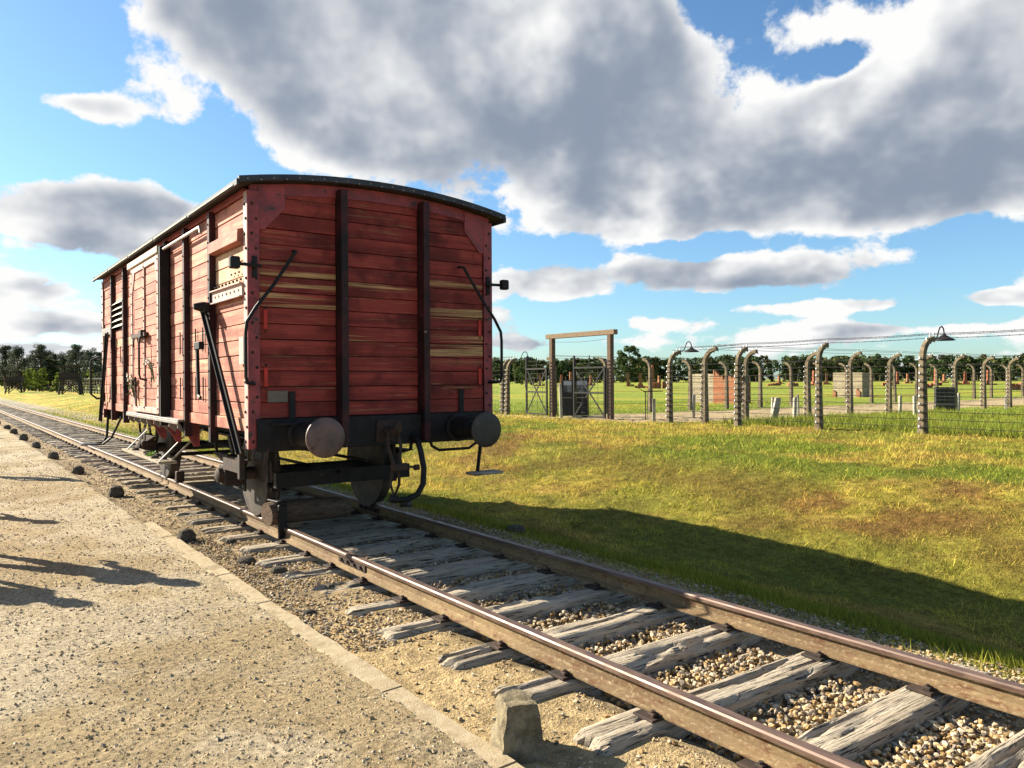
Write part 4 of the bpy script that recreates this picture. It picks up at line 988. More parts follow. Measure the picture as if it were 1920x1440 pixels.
def fence(label, spots, curl, wires=True, ins=True, parts=True, barb=True, wr=.008, zs=STR_Z, name='wire_fence', group=None):
    """spots: list of (x, y); curl: heading (radians) towards which the post tops bend"""
    f = empty(name, (spots[0][0], spots[0][1], 0), 0, label, 'fence', group); o0 = Vector((spots[0][0], spots[0][1], 0)); tops = []
    for (x, y) in spots:
        z = float(ground_z(x, y, False)); p = bpy.data.objects.new('concrete_post', POSTM); COL.objects.link(p); p.parent = f
        p.location = Vector((x, y, z))-o0; p.rotation_euler = (random.uniform(-.018, .018), random.uniform(-.018, .018), curl+random.uniform(-.09, .09)); p.scale = (random.uniform(.92, 1.08), random.uniform(.92, 1.08), random.uniform(.975, 1.02))
        if ins: i_ = bpy.data.objects.new('insulators', INSM); COL.objects.link(i_); i_.parent = p; i_['kind'] = 'stuff'
        tops.append(Vector((x, y, z))-o0)
    if wires:
        dv = Vector((math.cos(curl), math.sin(curl), 0))
        for z in zs: wire_line(f, [t-dv*(.115-.03*z/3+.075)+Vector((0, 0, z+.05)) for t in tops], wr, .02, barb)
        for (a, b_) in ((.22, 3.20), (.42, 3.32), (.62, 3.37)): wire_line(f, [t+dv*a+Vector((0, 0, b_)) for t in tops], wr, .03, barb)
    return f
front = [(26, t) for t in (8.95, 12.64, 16.4, 20.02, 23.7)]
fence('front fence of curved concrete posts and barbed wire between timber gate and tall lamp post', front, 0.0, wr=.009)
fence('short stretch of concrete post fence on the far side of the gate, beside the wagon', [(26, 36.0), (26.4, 37.0), (26, 39.8), (26, 43.5), (26, 47.2)], 0.0)
fence('cross fence of concrete posts on the tall-grass side of the dirt road', [(26.35, 22.0), (29.0, 21.9), (33.5, 21.7)]+[(37.2+3.78*k, 21.7) for k in range(8)], -math.pi/2, zs=STR_Z[1::2], barb=False)
fence('cross fence of concrete posts on the ruin side of the dirt road', [(27.3, 33.3), (31.2, 33.3)]+[(34.85+3.62*k, 33.3) for k in range(19)], math.pi/2, ins=False, zs=STR_Z[1::3], barb=False)
fence('distant dark post fence behind the watchtowers along the railway', [(26, 168+3.7*k) for k in range(75)], 0.0, ins=False, zs=[.5, 1.1, 1.7, 2.3], barb=False, wr=.012)
fa = at(930, 400); fb_ = at(1990, 430)
fence('far-off row of tiny pale concrete posts in front of the wood', [(fa[0]+(fb_[0]-fa[0])*k/95, fa[1]+(fb_[1]-fa[1])*k/95) for k in range(96)], math.pi/2, wires=False, ins=False)

# lamps on three of the front posts
MAT['lamp'] = simple('lamp', (.008, .0075, .0075), (.016, .014, .013), 9, .6, .2, .002, spec=.2)
def lamp(x, y, label):
    z = float(ground_z(x, y, False)); e = empty('fence_lamp', (x+.55, y, z+3.13), 0, label, 'lamp', 'lamps on the fence posts')
    a = [(-.02, 0, .0), (.18, 0, .02), (.34, 0, .06), (.46, 0, .16), (.55, 0, .34), (.64, 0, .46), (.76, 0, .50), (.88, 0, .44), (.93, 0, .30), (.93, 0, .22)]
    MB().tube(a, .022, 8).build('arm', MAT['lamp'], e, auto=40)
    MB().lathe((.93, 0, .26), (0, 0, -1), [(0, .05), (.05, .07), (.07, .10), (.21, .34), (.235, .345), (.22, .31), (.09, .07)], 24).build('shade', MAT['lamp'], e, auto=30)
    MB().lathe((.93, 0, .17), (0, 0, -1), [(0, .04), (.05, .055), (.10, .04), (.12, .01)], 12).build('bulb', MAT['insulator'], e, auto=40); return e
lamp(26, 12.64, 'black gooseneck lamp on the tall post standing by the tall green grass')
lamp(26, 23.7, 'black gooseneck lamp on the fence post between timber gate and brick ruin')
lamp(26, 36.0, 'black gooseneck lamp on the post between the open gate leaf and the wagon')

# ------------------------------------------------------------------ timber gate
gz = float(ground_z(26, 29.7, False))
gp = empty('gate_portal', (26, 29.7, gz), 0, 'tall timber gate portal of two posts carrying a pale cross beam', 'gate')
for yy in (-2.24, 2.2): 
    p = MB().cbox(-.12, .12, yy-.12, yy+.12, -.3, 4.12, .01).build('gate_post', MAT['dark_beam'], gp)
    m = MB()
    for q_ in range(16): m.lathe((-.12, yy-.05, .3+q_*.17), (-1, 0, .3), [(0, .02), (.05, .028), (.08, .015)], 7); m.bar((-.12, yy-.06, .25+q_*.17), (-.16, yy+.08, .32+q_*.17), .03, .02)
    m.build('insulators', MAT['insulator'] if False else MAT['wire'], p)
MB().cbox(-.13, .13, -2.62, 2.62, 4.12, 4.36, .012).build('cross_beam', MAT['beam'], gp)
MB().tube([(0, -2.12, 3.92), (0, 0, 3.86), (0, 2.08, 3.94)], .008, 4).build('wire', MAT['wire'], gp)
def leaf(x, y, rz, label):
    e = empty('gate_leaf', (x, y, gz), rz, label, 'gate leaf', 'wire gate leaves'); w, h = 2.15, 2.55
    m = MB()
    for xx in (.04, w): m.bar((xx, 0, .08), (xx, 0, h+.62 if xx > 1 else h), .085, .085)
    for z in (.12, 1.3, h): m.bar((.07, 0, z), (w-.03, 0, z), .08, .08, up=(0, 1, 0))
    m.build('frame', MAT['lamp'], e)
    m = MB()
    for (a, b_) in (((.07, .14), (w-.03, h-.05)), ((w-.03, .14), (.07, h-.05))): m.bar((a[0], .02*(a[0]-1), a[1]), (b_[0], .02*(a[0]-1), b_[1]), .07, .03, up=(0, 1, 0))
    m.build('brace', MAT['lamp'], e)
    MB().bar((w*.5, 0, h+.02), (w*.5, 0, h+.6), .04, .04).build('spike', MAT['lamp'], e)
    m = MB()
    for k in range(9): m.tube([(.05, -.035, .3+k*.25), (w, -.035, .3+k*.25)], .008, 4)
    for z in (.2, .42): m.tube([(.05, 0, h+z), (w, 0, h+z)], .008, 4)
    for k in range(1, 4): m.bar((k*w/4, -.04, .1), (k*w/4, -.04, h), .014, .014)
    m.build('wires', MAT['wire'], e); return e
leaf(25.8, 27.62, math.pi/2+.06, 'closed black steel gate leaf with crossed braces, hung on the gate post by the lamp')
leaf(25.8, 32.1, math.pi/2-.12, 'black steel gate leaf with crossed braces swung open beside the wagon')
# ------------------------------------------------------------------ information boards behind the gate
def photo_mat():
    m, t, p = material('photo_print', .4, .4); c = coords(t, True, (1, 1, 1)); n = t.noise(c, 3.5, 5, .7); n2 = t.noise(c, 16, 3, .7)
    z = t.xyz(t.new('ShaderNodeTexCoord').outputs['Generated'])[2]
    v = t.m('ADD', t.m('MULTIPLY', n, .55), t.m('MULTIPLY', n2, .35)); dk = t.mix(t.mr(v, .38, .55), (.02, .02, .02), (.25, .25, .25))
    t.put(p.inputs['Base Color'], t.mix(t.mr(z, .55, .72), dk, (.42, .43, .44))); return m
MAT['photo'] = photo_mat(); MAT['board'] = simple('board', (.016, .016, .017), (.025, .024, .024), 6, .45, .1, .001)
def info_board(x, y, rz, label, w=.85, h=1.95):
    z = float(ground_z(x, y, False)); e = empty('information_board', (x, y, z), rz, label, 'information board', 'information boards inside the camp')
    MB().cbox(-w/2, w/2, -.03, .03, .08, 1.0, .006).build('lower_panel', MAT['board'], e)
    MB().cbox(-w/2, w/2, -.03, .03, 1.04, h, .006).build('upper_panel', MAT['board'], e)
    MB().box(-w/2+.04, w/2-.04, -.036, -.031, 1.3, h-.05).build('photograph', MAT['photo'], e)
    for s_ in (-1, 1): MB().cbox(s_*(w/2+.03)-.025, s_*(w/2+.03)+.025, -.03, .03, -.2, h, .004).build('leg', MAT['lamp'], e)
    MB().box(-w/2, w/2, -.034, -.02, 1.0, 1.04).build('strip', MAT['grey_steel'], e); return e
p = at(1064, 40.5); info_board(p[0], p[1], -R(YAW)+.1, 'black information board with a dark photograph, next to the pale stake in the gateway', .5)
p = at(1091, 41.2); info_board(p[0], p[1], -R(YAW)-.1, 'black information board with a dark photograph, behind the closed gate leaf', .62)
p = at(1770, 46.5); e = empty('metal_cabinet', (p[0], p[1], float(ground_z(p[0], p[1], False))), -R(YAW)-.3, 'dark metal cage-like display stand on the grass behind the tall lamp post', 'display stand')
MB().box(-.5, .5, -.3, .3, 0, .32).build('plinth', MAT['board'], e)
for k in range(4): MB().box(-.48+k*.26, -.30+k*.26, -.28, .28, .36, 1.4).build('panel', MAT['board'], e)
for k in range(5): MB().box(-.5, .5, -.3, -.285, .40+k*.22, .43+k*.22).build('bar', MAT['grey_steel'], e)
MB().box(-.5, .5, -.31, .31, .322, .352).build('ledge', MAT['grey_steel'], e)

# ------------------------------------------------------------------ short stakes, barrier, leaning slab along the road
stm = MB().cbox(-.07, .07, -.07, .07, -.2, 1.0, .015).mesh('marker_stake'); stm.materials.append(MAT['concrete'])
for (px, Z, h, lb) in ((1226, 35.5, 1.05, None), (1300, 38, 1.2, None), (1489, 36, 1.05, None), (1496, 40, 1.1, None), (1687, 42, 1.0, None), (1715, 40, 1.0, None), (1797, 46, 1.05, None), (1886, 47, .8, None), (1893, 52, 1.0, None), (1448, 44, .9, None), (1052, 39, 1.75, 'tall pale concrete stake standing in the gateway beside the boards')):
    x, y = at(px, Z); o = bpy.data.objects.new('marker_stake', stm); COL.objects.link(o); o.location = (x, y, float(ground_z(x, y, False))); o.scale = (1, 1, h); o.rotation_euler = (random.uniform(-.04, .04), random.uniform(-.04, .04), random.uniform(0, 1.5))
    tag(o, lb or 'short concrete stake beside the dirt road between the cross fences', 'stake', 'short stakes along the dirt road')
x, y = at(1450, 37); o = obj('leaning_slab', rough_block('leaning_slab', .16, .10, .13, .08, 1.15, 41, .1, 5, .03), MAT['concrete'], loc=(x, y, float(ground_z(x, y))-.1)); o.rotation_euler = (.05, .18, -.5); tag(o, 'broken pale concrete stump leaning in the grass in front of the cross fence', 'stump')
x, y = at(1210, 37.5); e = empty('wire_stay', (x, y, float(ground_z(x, y, False))), 0, 'thin black T-shaped metal stay standing right of the gate', 'metal stay')
m = MB(); r_ = Vector((cy, -cx, 0)); MB().bar((0, 0, -.1), (0, 0, 1.35), .035, .035).build('upright', MAT['lamp'], e); MB().bar(r_*-.1+Vector((0, 0, 1.35)), r_*.85+Vector((0, 0, 1.37)), .04, .04).build('cross_bar', MAT['lamp'], e); MB().bar((0, 0, 1.33), r_*-.75+Vector((0, 0, 1.75)), .025, .025).build('stay_rod', MAT['lamp'], e); MB().bar(r_*.12+Vector((0, 0, -.1)), r_*.08+Vector((0, 0, 1.33)), .02, .02).build('second_upright', MAT['lamp'], e)

# ------------------------------------------------------------------ ruins and brick chimneys
def brickwork(name, c1, c2, mortar, sc, vert_plane=True):
    m, t, p = material(name, .92, .1); c = t.new('ShaderNodeTexCoord').outputs['Object']; X_, Y_, Z_ = t.xyz(c)
    v = t.comb(t.m('ADD', X_, t.m('MULTIPLY', Y_, 1.0)), Z_, 0.0)
    b = t.new('ShaderNodeTexBrick'); t.put(b.inputs['Vector'], v); b.inputs['Scale'].default_value = sc
    for i_, cc in (('Color1', c1), ('Color2', c2), ('Mortar', mortar)): b.inputs[i_].default_value = (*cc, 1)
    b.inputs['Mortar Size'].default_value = .02; b.inputs['Brick Width'].default_value = .5; b.inputs['Row Height'].default_value = .16
    n = t.noise(coords(t, True), 1.7, 5, .65); col = t.mix(t.mr(n, .42, .62, 0, .5), b.outputs['Color'], mortar)
    n2 = t.noise(coords(t, True), 5, 5, .7); col = t.mix(t.mr(n2, .55, .68, 0, .6), col, (.12, .09, .07))
    t.put(p.inputs['Base Color'], col); bump(t, p, b.outputs['Fac'], -.5, .02); return m
MAT['brick'] = brickwork('brick', (.33, .10, .042), (.23, .068, .03), (.24, .15, .09), 2.0)
MAT['brick_red'] = brickwork('brick_red', (.33, .075, .035), (.24, .055, .028), (.22, .13, .08), 2.0)
MAT['render'] = brickwork('render', (.33, .28, .19), (.27, .225, .15), (.20, .165, .11), .7)
def ruin_wall(pts_top, thick, mat, name, parent, seed=0):
    """wall in local xz, ragged top given by (x, z) points"""
    m = MB(); n = len(pts_top)
    for (x, z) in pts_top: m.v += [(x, 0, -.1), (x, 0, z), (x, thick, z*.995), (x, thick, -.1)]
    for i in range(n-1):
        a = i*4
        for j in range(4): m.f.append((a+j, a+(j+1) % 4, a+4+(j+1) % 4, a+4+j))
    m.f += [(0, 1, 2, 3), tuple((n-1)*4+j for j in (3, 2, 1, 0))]; m.mi = [0]*len(m.f); return m.build(name, MAT[mat], parent)
def ragged(x0, x1, z0, z1, n, amp, seed):
    rg = random.Random(seed); out = []
    for k in range(n+1):
        f = k/n; z = z0+(z1-z0)*f+rg.uniform(-amp, amp); out.append((x0+(x1-x0)*f, z))
        if k < n: out.append((x0+(x1-x0)*(f+.98/n), z+rg.uniform(-amp*.2, amp*.2)))
    return out
x, y = at(1296, 68); z = float(ground_z(x, y, False)); rz = -math.pi/2
e = empty('building_ruin', (x, y, z), rz, 'broad ruin wall of pale rendered masonry and broken red brick behind the fence', 'ruin')
ruin_wall(ragged(0, 2.4, 2.5, 2.5, 5, .02, 1), .35, 'render', 'rendered_wall', e)
ruin_wall(ragged(2.41, 3.4, 2.62, 2.1, 9, .22, 2), .35, 'brick', 'brick_wall', e); ruin_wall(ragged(3.41, 4.7, 2.1, 2.35, 9, .2, 4), .35, 'brick', 'brick_wall', e)
w_ = ruin_wall(ragged(0, 1.7, 2.3, 1.7, 7, .2, 5), .35, 'brick', 'side_wall', e); w_.location = (4.68, .351, 0); w_.rotation_euler.z = R(90)
x, y = at(1562, 84); z = float(ground_z(x, y, False))
e = empty('building_ruin', (x, y, z), -math.pi/2, 'box-shaped ruin of pale concrete blocks with its right side in shadow', 'ruin')
ruin_wall(ragged(0, 3.3, 2.62, 2.62, 4, .02, 7), .3, 'render', 'front_wall', e); w_ = ruin_wall(ragged(0, 1.7, 2.62, 2.55, 4, .02, 8), .3, 'render', 'side_wall', e); w_.location = (3.29, .301, 0); w_.rotation_euler.z = R(90)
ruin_wall(ragged(.02, .35, .75, .55, 3, .1, 9), .1, 'brick', 'brick_patch', e).location = (0, -.101, 0)
ruin_wall(ragged(2.7, 3.1, .9, .4, 3, .1, 10), .1, 'brick', 'brick_patch', e).location = (0, -.101, 0)
def chimney(px, Z, h, wpx, base, label, seed, red=False):
    x, y = at(px, Z); z = float(ground_z(x, y, False)); e = empty('brick_chimney', (x, y, z), -R(YAW)+(seed % 5-2)*.15, label, 'chimney', 'brick chimneys left standing in the field')
    w = wpx*Z/F/2; mt = MAT['brick_red' if red else 'brick']
    MB().bar((0, 0, -.1), (0, 0, h), w*2.1, w*2.1, w2=w*1.8, h2=w*1.8, up=(0, 1, 0)).build('stack', mt, e)
    if base:
        rg = random.Random(seed); m = MB(); bw = base*Z/F
        m.bar((0, .1, -.1), (0, .1, h*.32), bw*.7, bw*.5, w2=bw*.45, h2=bw*.4, up=(0, 1, 0)); m.build('stove', mt, e)
        m = MB()
        for k in range(9):
            a = rg.uniform(-bw, bw); s_ = rg.uniform(.25, .6); m.box(a-s_/2, a+s_/2, rg.uniform(-.8, -.3), rg.uniform(.2, .7), -.1, s_*rg.uniform(.5, 1.4))
        m.build('rubble', mt, e)
    return e
CH = [(px, Z, hp*Z/F, w, b_, r_) for (px, Z, hp, w, b_, r_) in [(946,280,18,4,8,0),(1012,240,21,4,8,0),(1053,225,22,4.5,9,0),(1070,230,27,4.5,9,0),(1108,250,19,4.5,8,0),(1177.5,210,23,4.5,9,0),(1201,170,28,5,18,0),(1224,165,44,4,13,1),(1236,230,19,4.5,9,0),
      (1526,210,28,4.5,11,1),(1550,240,22,4,8,0),(1683,230,24,4,9,1),(1702,270,18,4,8,0),(1755,190,32,5,14,1),(1770,290,16,4,8,0),(1810,220,24,4.5,14,1),(1853,200,28,4.5,14,1),(1332,270,17,4,8,0),(1461,280,16,4,9,0),(1616,270,17,4,8,0)]]
CL = {1224: 'tallest slim red brick chimney beside the pale curved post near the gate', 1201: 'brick chimney with a wide broken stove base right of the big tree', 1526: 'red brick chimney rising from a low stove between fence posts, left of the box-shaped ruin',
      1755: 'red brick chimney with scattered rubble, just right of the tall lamp post', 1070: 'brick chimney seen through the gateway between the boards'}
for k, (px, Z, h, wpx, base, red) in enumerate(CH): chimney(px, Z, h, wpx, base, CL.get(px, ('slender red brick chimney on a broken stove base in the far field' if red else 'pale orange brick chimney standing alone in the far field')), k, red)
for k, (px, Z, bw, hh) in enumerate(((1487, 195, 2.2, 1.3), (1450, 210, 3.0, 1.1), (1910, 118, 3.6, 1.5), (1240, 160, 3.4, 2.2), (1735, 150, 2.2, 1.6), (1663, 190, 2.4, 1.6))):
    x, y = at(px, Z); rg = random.Random(k); m = MB()
    for q_ in range(14): a = rg.uniform(-bw/2, bw/2); s_ = rg.uniform(.3, .7); m.box(a-s_/2, a+s_/2, rg.uniform(-.9, -.2), rg.uniform(.1, .8), -.1, hh*rg.uniform(.35, 1)*(1-abs(a)/bw*.9))
    o = m.build('brick_heap', MAT['brick'], None, loc=(x, y, float(ground_z(x, y, False)))); o.rotation_euler.z = -R(YAW); tag(o, 'low heap of broken red brick lying in the field beyond the fences', 'brick heap', 'brick heaps in the field')

# ------------------------------------------------------------------ watchtowers
MAT['tower_wood'] = simple('tower_wood', (.030, .023, .018), (.05, .038, .03), 6, .9, .3, .01)
def tower(px, Z, h, label):
    x, y = at(px, Z); z = float(ground_z(x, y, False)); e = empty('watchtower', (x, y, z), -R(YAW)+.35, label, 'watchtower', 'wooden watchtowers by the fence')
    b = h*.30
    for sx in (-1, 1):
        for sy in (-1, 1): MB().bar((sx*b*1.05, sy*b*1.05, -.2), (sx*b*.72, sy*b*.72, h*.93), .16, .16).build('leg', MAT['tower_wood'], e)
    m = MB()
    for s_ in (-1, 1):
        m.bar((-b*1.0, s_*b*1.0, .1), (b*.85, s_*b*.85, h*.52), .1, .1).bar((b*1.0, s_*b*1.0, .1), (-b*.85, s_*b*.85, h*.52), .1, .1)
        m.bar((s_*b*1.0, -b, .1), (s_*b*.85, b*.85, h*.52), .1, .1).bar((s_*b, b, .1), (s_*b*.85, -b*.85, h*.52), .1, .1)
    m.build('braces', MAT['tower_wood'], e)
    MB().box(-b*1.15, b*1.15, -b*1.15, b*1.15, h*.50, h*.53).build('platform', MAT['tower_wood'], e)
    for q_, (a0, a1, b0, b1) in enumerate(((-1, 1, -1.02, -.97), (-1, 1, .97, 1.02), (-1.02, -.97, -.96, .96), (.97, 1.02, -.96, .96))): MB().box(a0*b, a1*b, b0*b, b1*b, h*.53, h*.74).build('parapet', MAT['tower_wood'], e)
    MB().box(-b*1.3, b*1.3, -b*1.3, b*1.3, h*.93, h*.98).build('roof', MAT['tower_wood'], e); MB().bar((b*1.2, -b*1.5, 0), (b*.9, -b*1.1, h*.52), .35, .06).build('ladder', MAT['tower_wood'], e)
tower(133, 112, 4.3, 'larger wooden watchtower on crossed legs next to the wagon end'); tower(28, 150, 4.3, 'farther small wooden watchtower at the end of the fence')

# ------------------------------------------------------------------ trees
def leaf_cloud(centers, radii, per, size, rg, col, var=.35, flat=.75):
    n = len(centers)*per; ci = np.repeat(np.arange(len(centers)), per)
    d = rg.normal(size=(n, 3)); d /= np.linalg.norm(d, axis=1, keepdims=True); rr = rg.uniform(.35, 1, n)**.6
    Pp = centers[ci]+d*rr[:, None]*radii[ci][:, None]*np.array([1, 1, flat])
    a = rg.normal(size=(n, 3)); a /= np.linalg.norm(a, axis=1, keepdims=True); b = np.cross(a, rg.normal(size=(n, 3))); b /= np.linalg.norm(b, axis=1, keepdims=True)
    s = size*rg.uniform(.6, 1.4, (n, 1)); V = np.stack([Pp-a*s*.5, Pp+b*s*.32, Pp+a*s*.5, Pp-b*s*.32], 1).reshape(-1, 3)
    cc = col[ci]*rg.uniform(1-var, 1+var, (n, 1)); return V, np.arange(4*n).reshape(-1, 4), np.repeat(cc, 4, 0)
def tree_meshes(kind, seed, h):
    rg = np.random.default_rng(seed); cs = []; rs = []; m = MB()
    lim = []
    if kind == 'tall':      # high open crown on a clear trunk
        for k in range(64): f = rg.uniform(.22, 1); w = h*.20*math.sin(min(1, (1.08-f)/.5)*1.5)+.25; a = rg.uniform(0, 6.28); r_ = w*rg.uniform(.1, 1); cs.append((r_*math.cos(a), r_*math.sin(a), f*h)); rs.append(h*rg.uniform(.05, .10))
    elif kind == 'broad':
        for k in range(60): f = rg.uniform(.16, 1); w = h*.42*math.sqrt(max(.02, 1-((f-.45)/.56)**2)); a = rg.uniform(0, 6.28); r_ = w*math.sqrt(rg.uniform(.1, 1)); cs.append((r_*math.cos(a), r_*math.sin(a), f*h)); rs.append(h*rg.uniform(.06, .11))
    else:                    # young slim tree
        for k in range(20): f = rg.uniform(.10, 1); w = h*.16*(1.1-f)+.1; a = rg.uniform(0, 6.28); r_ = w*rg.uniform(0, 1); cs.append((r_*math.cos(a), r_*math.sin(a), f*h)); rs.append(h*rg.uniform(.05, .10))
    cs = np.array(cs); rs = np.array(rs)
    tr = h*.018+.03; m.tube([(0, 0, -.3), (tr*.3, 0, h*.3), (-tr*.5, tr*.4, h*.6), (0, 0, h*.92)], tr, 7, rs=[tr*1.3, tr, tr*.7, tr*.15])
    for k in range(0, len(cs), 2):
        c_ = cs[k]; z0 = max(h*.15, c_[2]-h*.14); m.tube([(0, 0, z0), (c_[0]*.5, c_[1]*.5, (z0+c_[2])/2+h*.01), tuple(c_)], tr*.3, 4, rs=[tr*.4, tr*.25, tr*.08])
    base = {'tall': np.array([.068, .082, .052]), 'broad': np.array([.060, .085, .026]), 'young': np.array([.20, .24, .04])}[kind]
    col = base*rg.uniform(.7, 1.35, (len(cs), 1)); per, sz = {'tall': (95, .30), 'broad': (150, .42), 'young': (90, .22)}[kind]
    V, Fc, C = leaf_cloud(cs, rs, per, sz, rg, col); cm = np_mesh('crown', V, Fc, 4); set_col(cm, C); cm.materials.append(MAT['leaves'])
    tm = m.mesh('trunk'); tm.materials.append(MAT['dark_beam']); return tm, cm
TM = {'tall': [tree_meshes('tall', 5+k, 13) for k in range(3)], 'broad': [tree_meshes('broad', 15+k, 11) for k in range(2)], 'young': [tree_meshes('young', 25+k, 4) for k in range(2)]}
def tree(name, kind, v, px, Z, h, label, group=None, wide=1.0):
    x, y = at(px, Z); z = float(ground_z(x, y, False)); h0 = {'tall': 13, 'broad': 11, 'young': 4}[kind]; s_ = h/h0
    e = empty(name, (x, y, z), px*.37, label, 'tree', group); e.scale = (s_*wide, s_*wide, s_); tm, cm = TM[kind][v % len(TM[kind])]
    for nm, me_ in (('trunk', tm), ('crown', cm)): o = bpy.data.objects.new(nm, me_); COL.objects.link(o); o.parent = e
    return e
for k, (px, Z, h) in enumerate(((-18,235,13),(10,240,13),(34,228,12.3),(47,250,10.5),(76,225,13),(100,232,11),(118,238,11.5),(143,220,12.8),(158,240,10.8),(172,226,12.2),(190,232,11.2),(208,228,12.5),(22,246,11.4),(60,252,11.2),(88,246,12.2),(132,250,11.6))):
    tree('tall_tree', 'tall', k, px, Z, h, 'tall open-crowned dark tree in the row behind the far post fence', 'trees behind the far fence', 1.25)
for k, (px, Z, h, w) in enumerate(((92,228,9.0,.95), (112,236,8.6,.95), (128,230,7.8,.9), (15,245,7,.9), (180,240,7.5,.9))): tree('dense_tree', 'broad', k, px, Z, h, 'rounded dense dark tree among the tall trees behind the far fence', 'dense trees behind the far fence', w)
for k, px in enumerate((46, 53, 60, 67, 74, 80, 107, 152, 170)): tree('young_tree', 'young', k, px, 178+6*(k % 3), 4.6+.5*(k % 3), 'bright green young tree growing behind the far post fence', 'young trees behind the far fence', 1.35)
tree('oak_tree', 'broad', 1, 1180, 215, 10.6, 'large rounded dark green tree standing alone right of the timber gate', None, .95)
tree('small_tree', 'broad', 0, 985, 190, 6.8, 'dark rounded tree behind the open gate leaf and lamp', None, .85)
# the far wood: one mass
rg = np.random.default_rng(77); cs = []; rs = []; cl = []
for k in range(330):
    px = rg.uniform(860, 2100) if k < 250 else rg.uniform(-320, 230)
    near = px > 500
    Z = rg.uniform(430, 500) if near else rg.uniform(480, 540); x, y = at(px, Z); h = rg.uniform(12.0, 15.5)*(1.0 if near else .6); tint = rg.uniform(.75, 1.35)*np.array([.058+rg.uniform(-.012, .02), .078, .024])
    for q_ in range(18): f = rg.uniform(.04, 1)**.8; w = 4.6*math.sqrt(max(.12, 1-((f-.42)/.62)**2)); a = rg.uniform(0, 6.28); r_ = w*math.sqrt(rg.uniform(.05, 1)); cs.append((x+r_*math.cos(a), y+r_*math.sin(a), f*h-.6)); rs.append(rg.uniform(1.1, 2.2)); cl.append(tint*rg.uniform(.75, 1.3))
V, Fc, C = leaf_cloud(np.array(cs), np.array(rs), 44, 1.25, rg, np.array(cl)); me = np_mesh('far_wood', V, Fc, 4); set_col(me, C)
tag(obj('far_wood', me, MAT['leaves']), 'dense dark green wood along the far edge of the field', 'wood', kind='stuff')

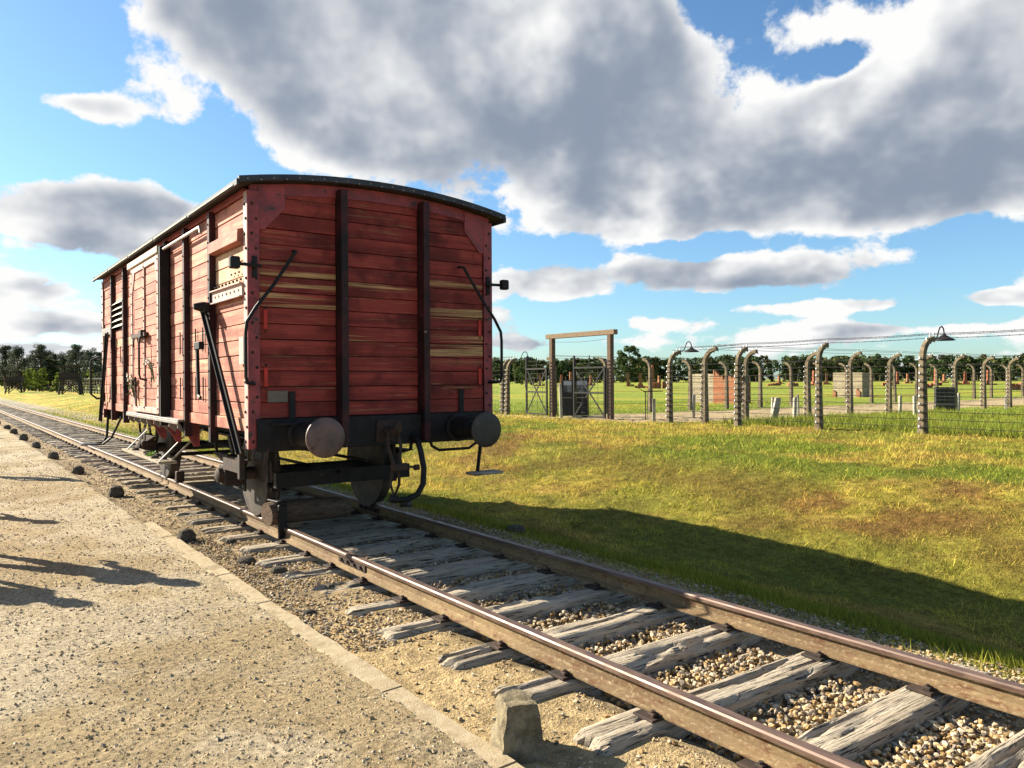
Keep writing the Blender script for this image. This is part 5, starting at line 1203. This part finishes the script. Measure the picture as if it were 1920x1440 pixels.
# ------------------------------------------------------------------ visitors on the platform, left of the picture, whose shadows fall into it
MAT['skin'] = simple('skin', (.55, .34, .25), (.50, .30, .22), 20, .6, .1, .001); MAT['hair'] = simple('hair', (.05, .032, .02), (.09, .055, .03), 60, .6, .3, .002, stretch=(1, 1, .2)); MAT['shoe'] = simple('shoe', (.03, .028, .027), (.05, .045, .04), 20, .6, .1, .001); MAT['eye'] = simple('eye', (.03, .02, .015), (.05, .03, .02), 20, .2, 0, .001)
def cloth(name, c): return simple(name, c, tuple(v*.75 for v in c), 12, .9, .3, .003)
def person(loc, rz, h, top, legs, label, stride=.16, arm=.0, elbow=.0, bag=False):
    e = empty('person', loc, rz, label, 'person', 'visitors on the gravel platform'); k = h/1.75; V = []; Ed = []; Rd = []
    def ad(p, r, prev=None):
        V.append((p[0]*k, p[1]*k, p[2]*k)); Rd.append((r*k, r*k)); 
        if prev is not None: Ed.append((prev, len(V)-1))
        return len(V)-1
    pel = ad((0, 0, .95), .135); sp1 = ad((0, .005, 1.12), .125, pel); sp2 = ad((0, .01, 1.30), .145, sp1); nk = ad((0, .0, 1.475), .06, sp2); hd0 = ad((0, -.02, 1.55), .075, nk); hd1 = ad((0, -.02, 1.64), .092, hd0); ad((0, -.015, 1.705), .07, hd1)
    ad((0, -.118, 1.60), .014, hd0)
    for s_ in (-1, 1):
        hp = ad((s_*.09, 0, .90), .10, pel); kn = ad((s_*.10, -s_*stride*.55-.02, .50), .062, hp); an = ad((s_*.10, -s_*stride+.03, .09), .042, kn); ft = ad((s_*.115, -s_*stride-.05, .04), .042, an); ad((s_*.125, -s_*stride-.15, .03), .034, ft)
        sh = ad((s_*.185, .01, 1.40), .068, sp2); out = arm if s_ > 0 else .05
        el_ = ad((s_*(.235+out), .02+s_*stride*.4, 1.13+out*.35), .045, sh); wr = ad((s_*(.25+out*1.4-elbow*.12), -.07+s_*stride*.6-elbow*.12, .90+elbow*.28+out*.3), .032, el_); pm = ad((s_*(.252+out*1.5-elbow*.14), -.10+s_*stride*.6-elbow*.15, .84+elbow*.27+out*.3), .030, wr)
        px0, py0, pz0 = [c_/k for c_ in V[pm]]
        for q_ in range(4):
            f1 = ad((px0, py0-.024+q_*.017, pz0-.045-(.006 if q_ in (1, 2) else 0)), .0095, pm); ad((px0-s_*.012, py0-.026+q_*.016, pz0-.085-(.010 if q_ in (1, 2) else 0)), .0080, f1)
        t1 = ad((px0-s_*.018, py0-.035, pz0-.015), .011, wr); ad((px0-s_*.022, py0-.05, pz0-.05), .009, t1)
    me = bpy.data.meshes.new('body'); me.from_pydata(V, Ed, []); o = bpy.data.objects.new('body', me); COL.objects.link(o)
    o.modifiers.new('skin', 'SKIN'); sl = me.skin_vertices[0].data
    for i_, r_ in enumerate(Rd): sl[i_].radius = r_
    sl[0].use_root = True; sm = o.modifiers.new('sub', 'SUBSURF'); sm.levels = 2; sm.render_levels = 2
    dg = bpy.context.evaluated_depsgraph_get(); nm = bpy.data.meshes.new_from_object(o.evaluated_get(dg)); bpy.data.objects.remove(o)
    b = obj('body', nm, None, e)
    for mt in (MAT['skin'], top, legs, MAT['shoe']): nm.materials.append(mt)
    for p_ in nm.polygons:
        c_ = p_.center/k; p_.use_smooth = True
        p_.material_index = 3 if c_.z < .075 else 2 if (c_.z < .97 and abs(c_.x) < .205+.0) else 0 if c_.z > 1.47 or (c_.z < .93 and abs(c_.x) > .205) else 1
    m = MB(); m.lathe((0, -.005*k, 1.60*k), (0, .12, 1), [(0, .10*k), (.05*k, .112*k), (.10*k, .105*k), (.14*k, .075*k), (.165*k, .02*k)], 16); hr = m.build('hair', MAT['hair'], e, auto=60); hr.location = (0, .02*k, 0)
    for s_ in (-1, 1): MB().lathe((s_*.034*k, -.108*k, 1.635*k), (0, -1, 0), [(0, .010*k), (.006*k, .008*k)], 8).build('eye', MAT['eye'], e); MB().lathe((s_*.092*k, -.015*k, 1.60*k), (s_, 0, 0), [(-.02*k, .02*k), (.012*k, .026*k), (.018*k, .012*k)], 8).build('ear', MAT['skin'], e)
    MB().cbox(-.024*k, .024*k, -.106*k, -.098*k, 1.565*k, 1.575*k, .002).build('mouth', MAT['hair'], e)
    return e
PE = [((0.02, 9.55), 1.76, (.09, .14, .26), (.05, .06, .10), 'person in a blue jacket standing on the gravel opposite the wagon, one elbow out', .12, .14, .6),
      ((-.72, 9.3), 1.68, (.30, .06, .06), (.06, .06, .07), 'person in a dark red jacket standing on the gravel behind the one in blue', .06, .02, .3),
      ((-.55, 13.5), 1.72, (.12, .15, .10), (.09, .075, .06), 'person in a green coat standing on the gravel farther along the platform', .10, .03, .2),
      ((.30, 17.75), 1.74, (.05, .05, .055), (.10, .10, .13), 'person in a black jacket walking on the gravel near the marker stones', .2, .03, .2),
      ((-1.15, 12.9), 1.70, (.40, .36, .28), (.05, .055, .08), 'person in a beige coat standing on the gravel beside the one in green', .08, .03, .4)]
for k, ((x, y), h, tc_, lc_, lb, sd_, am, elb) in enumerate(PE): person((x, y, float(drop(y))+.005), [1.2, .9, 2.2, 3.0, 1.7][k], h, cloth('jacket', tc_), cloth('trousers', lc_), lb, sd_, am, elb)
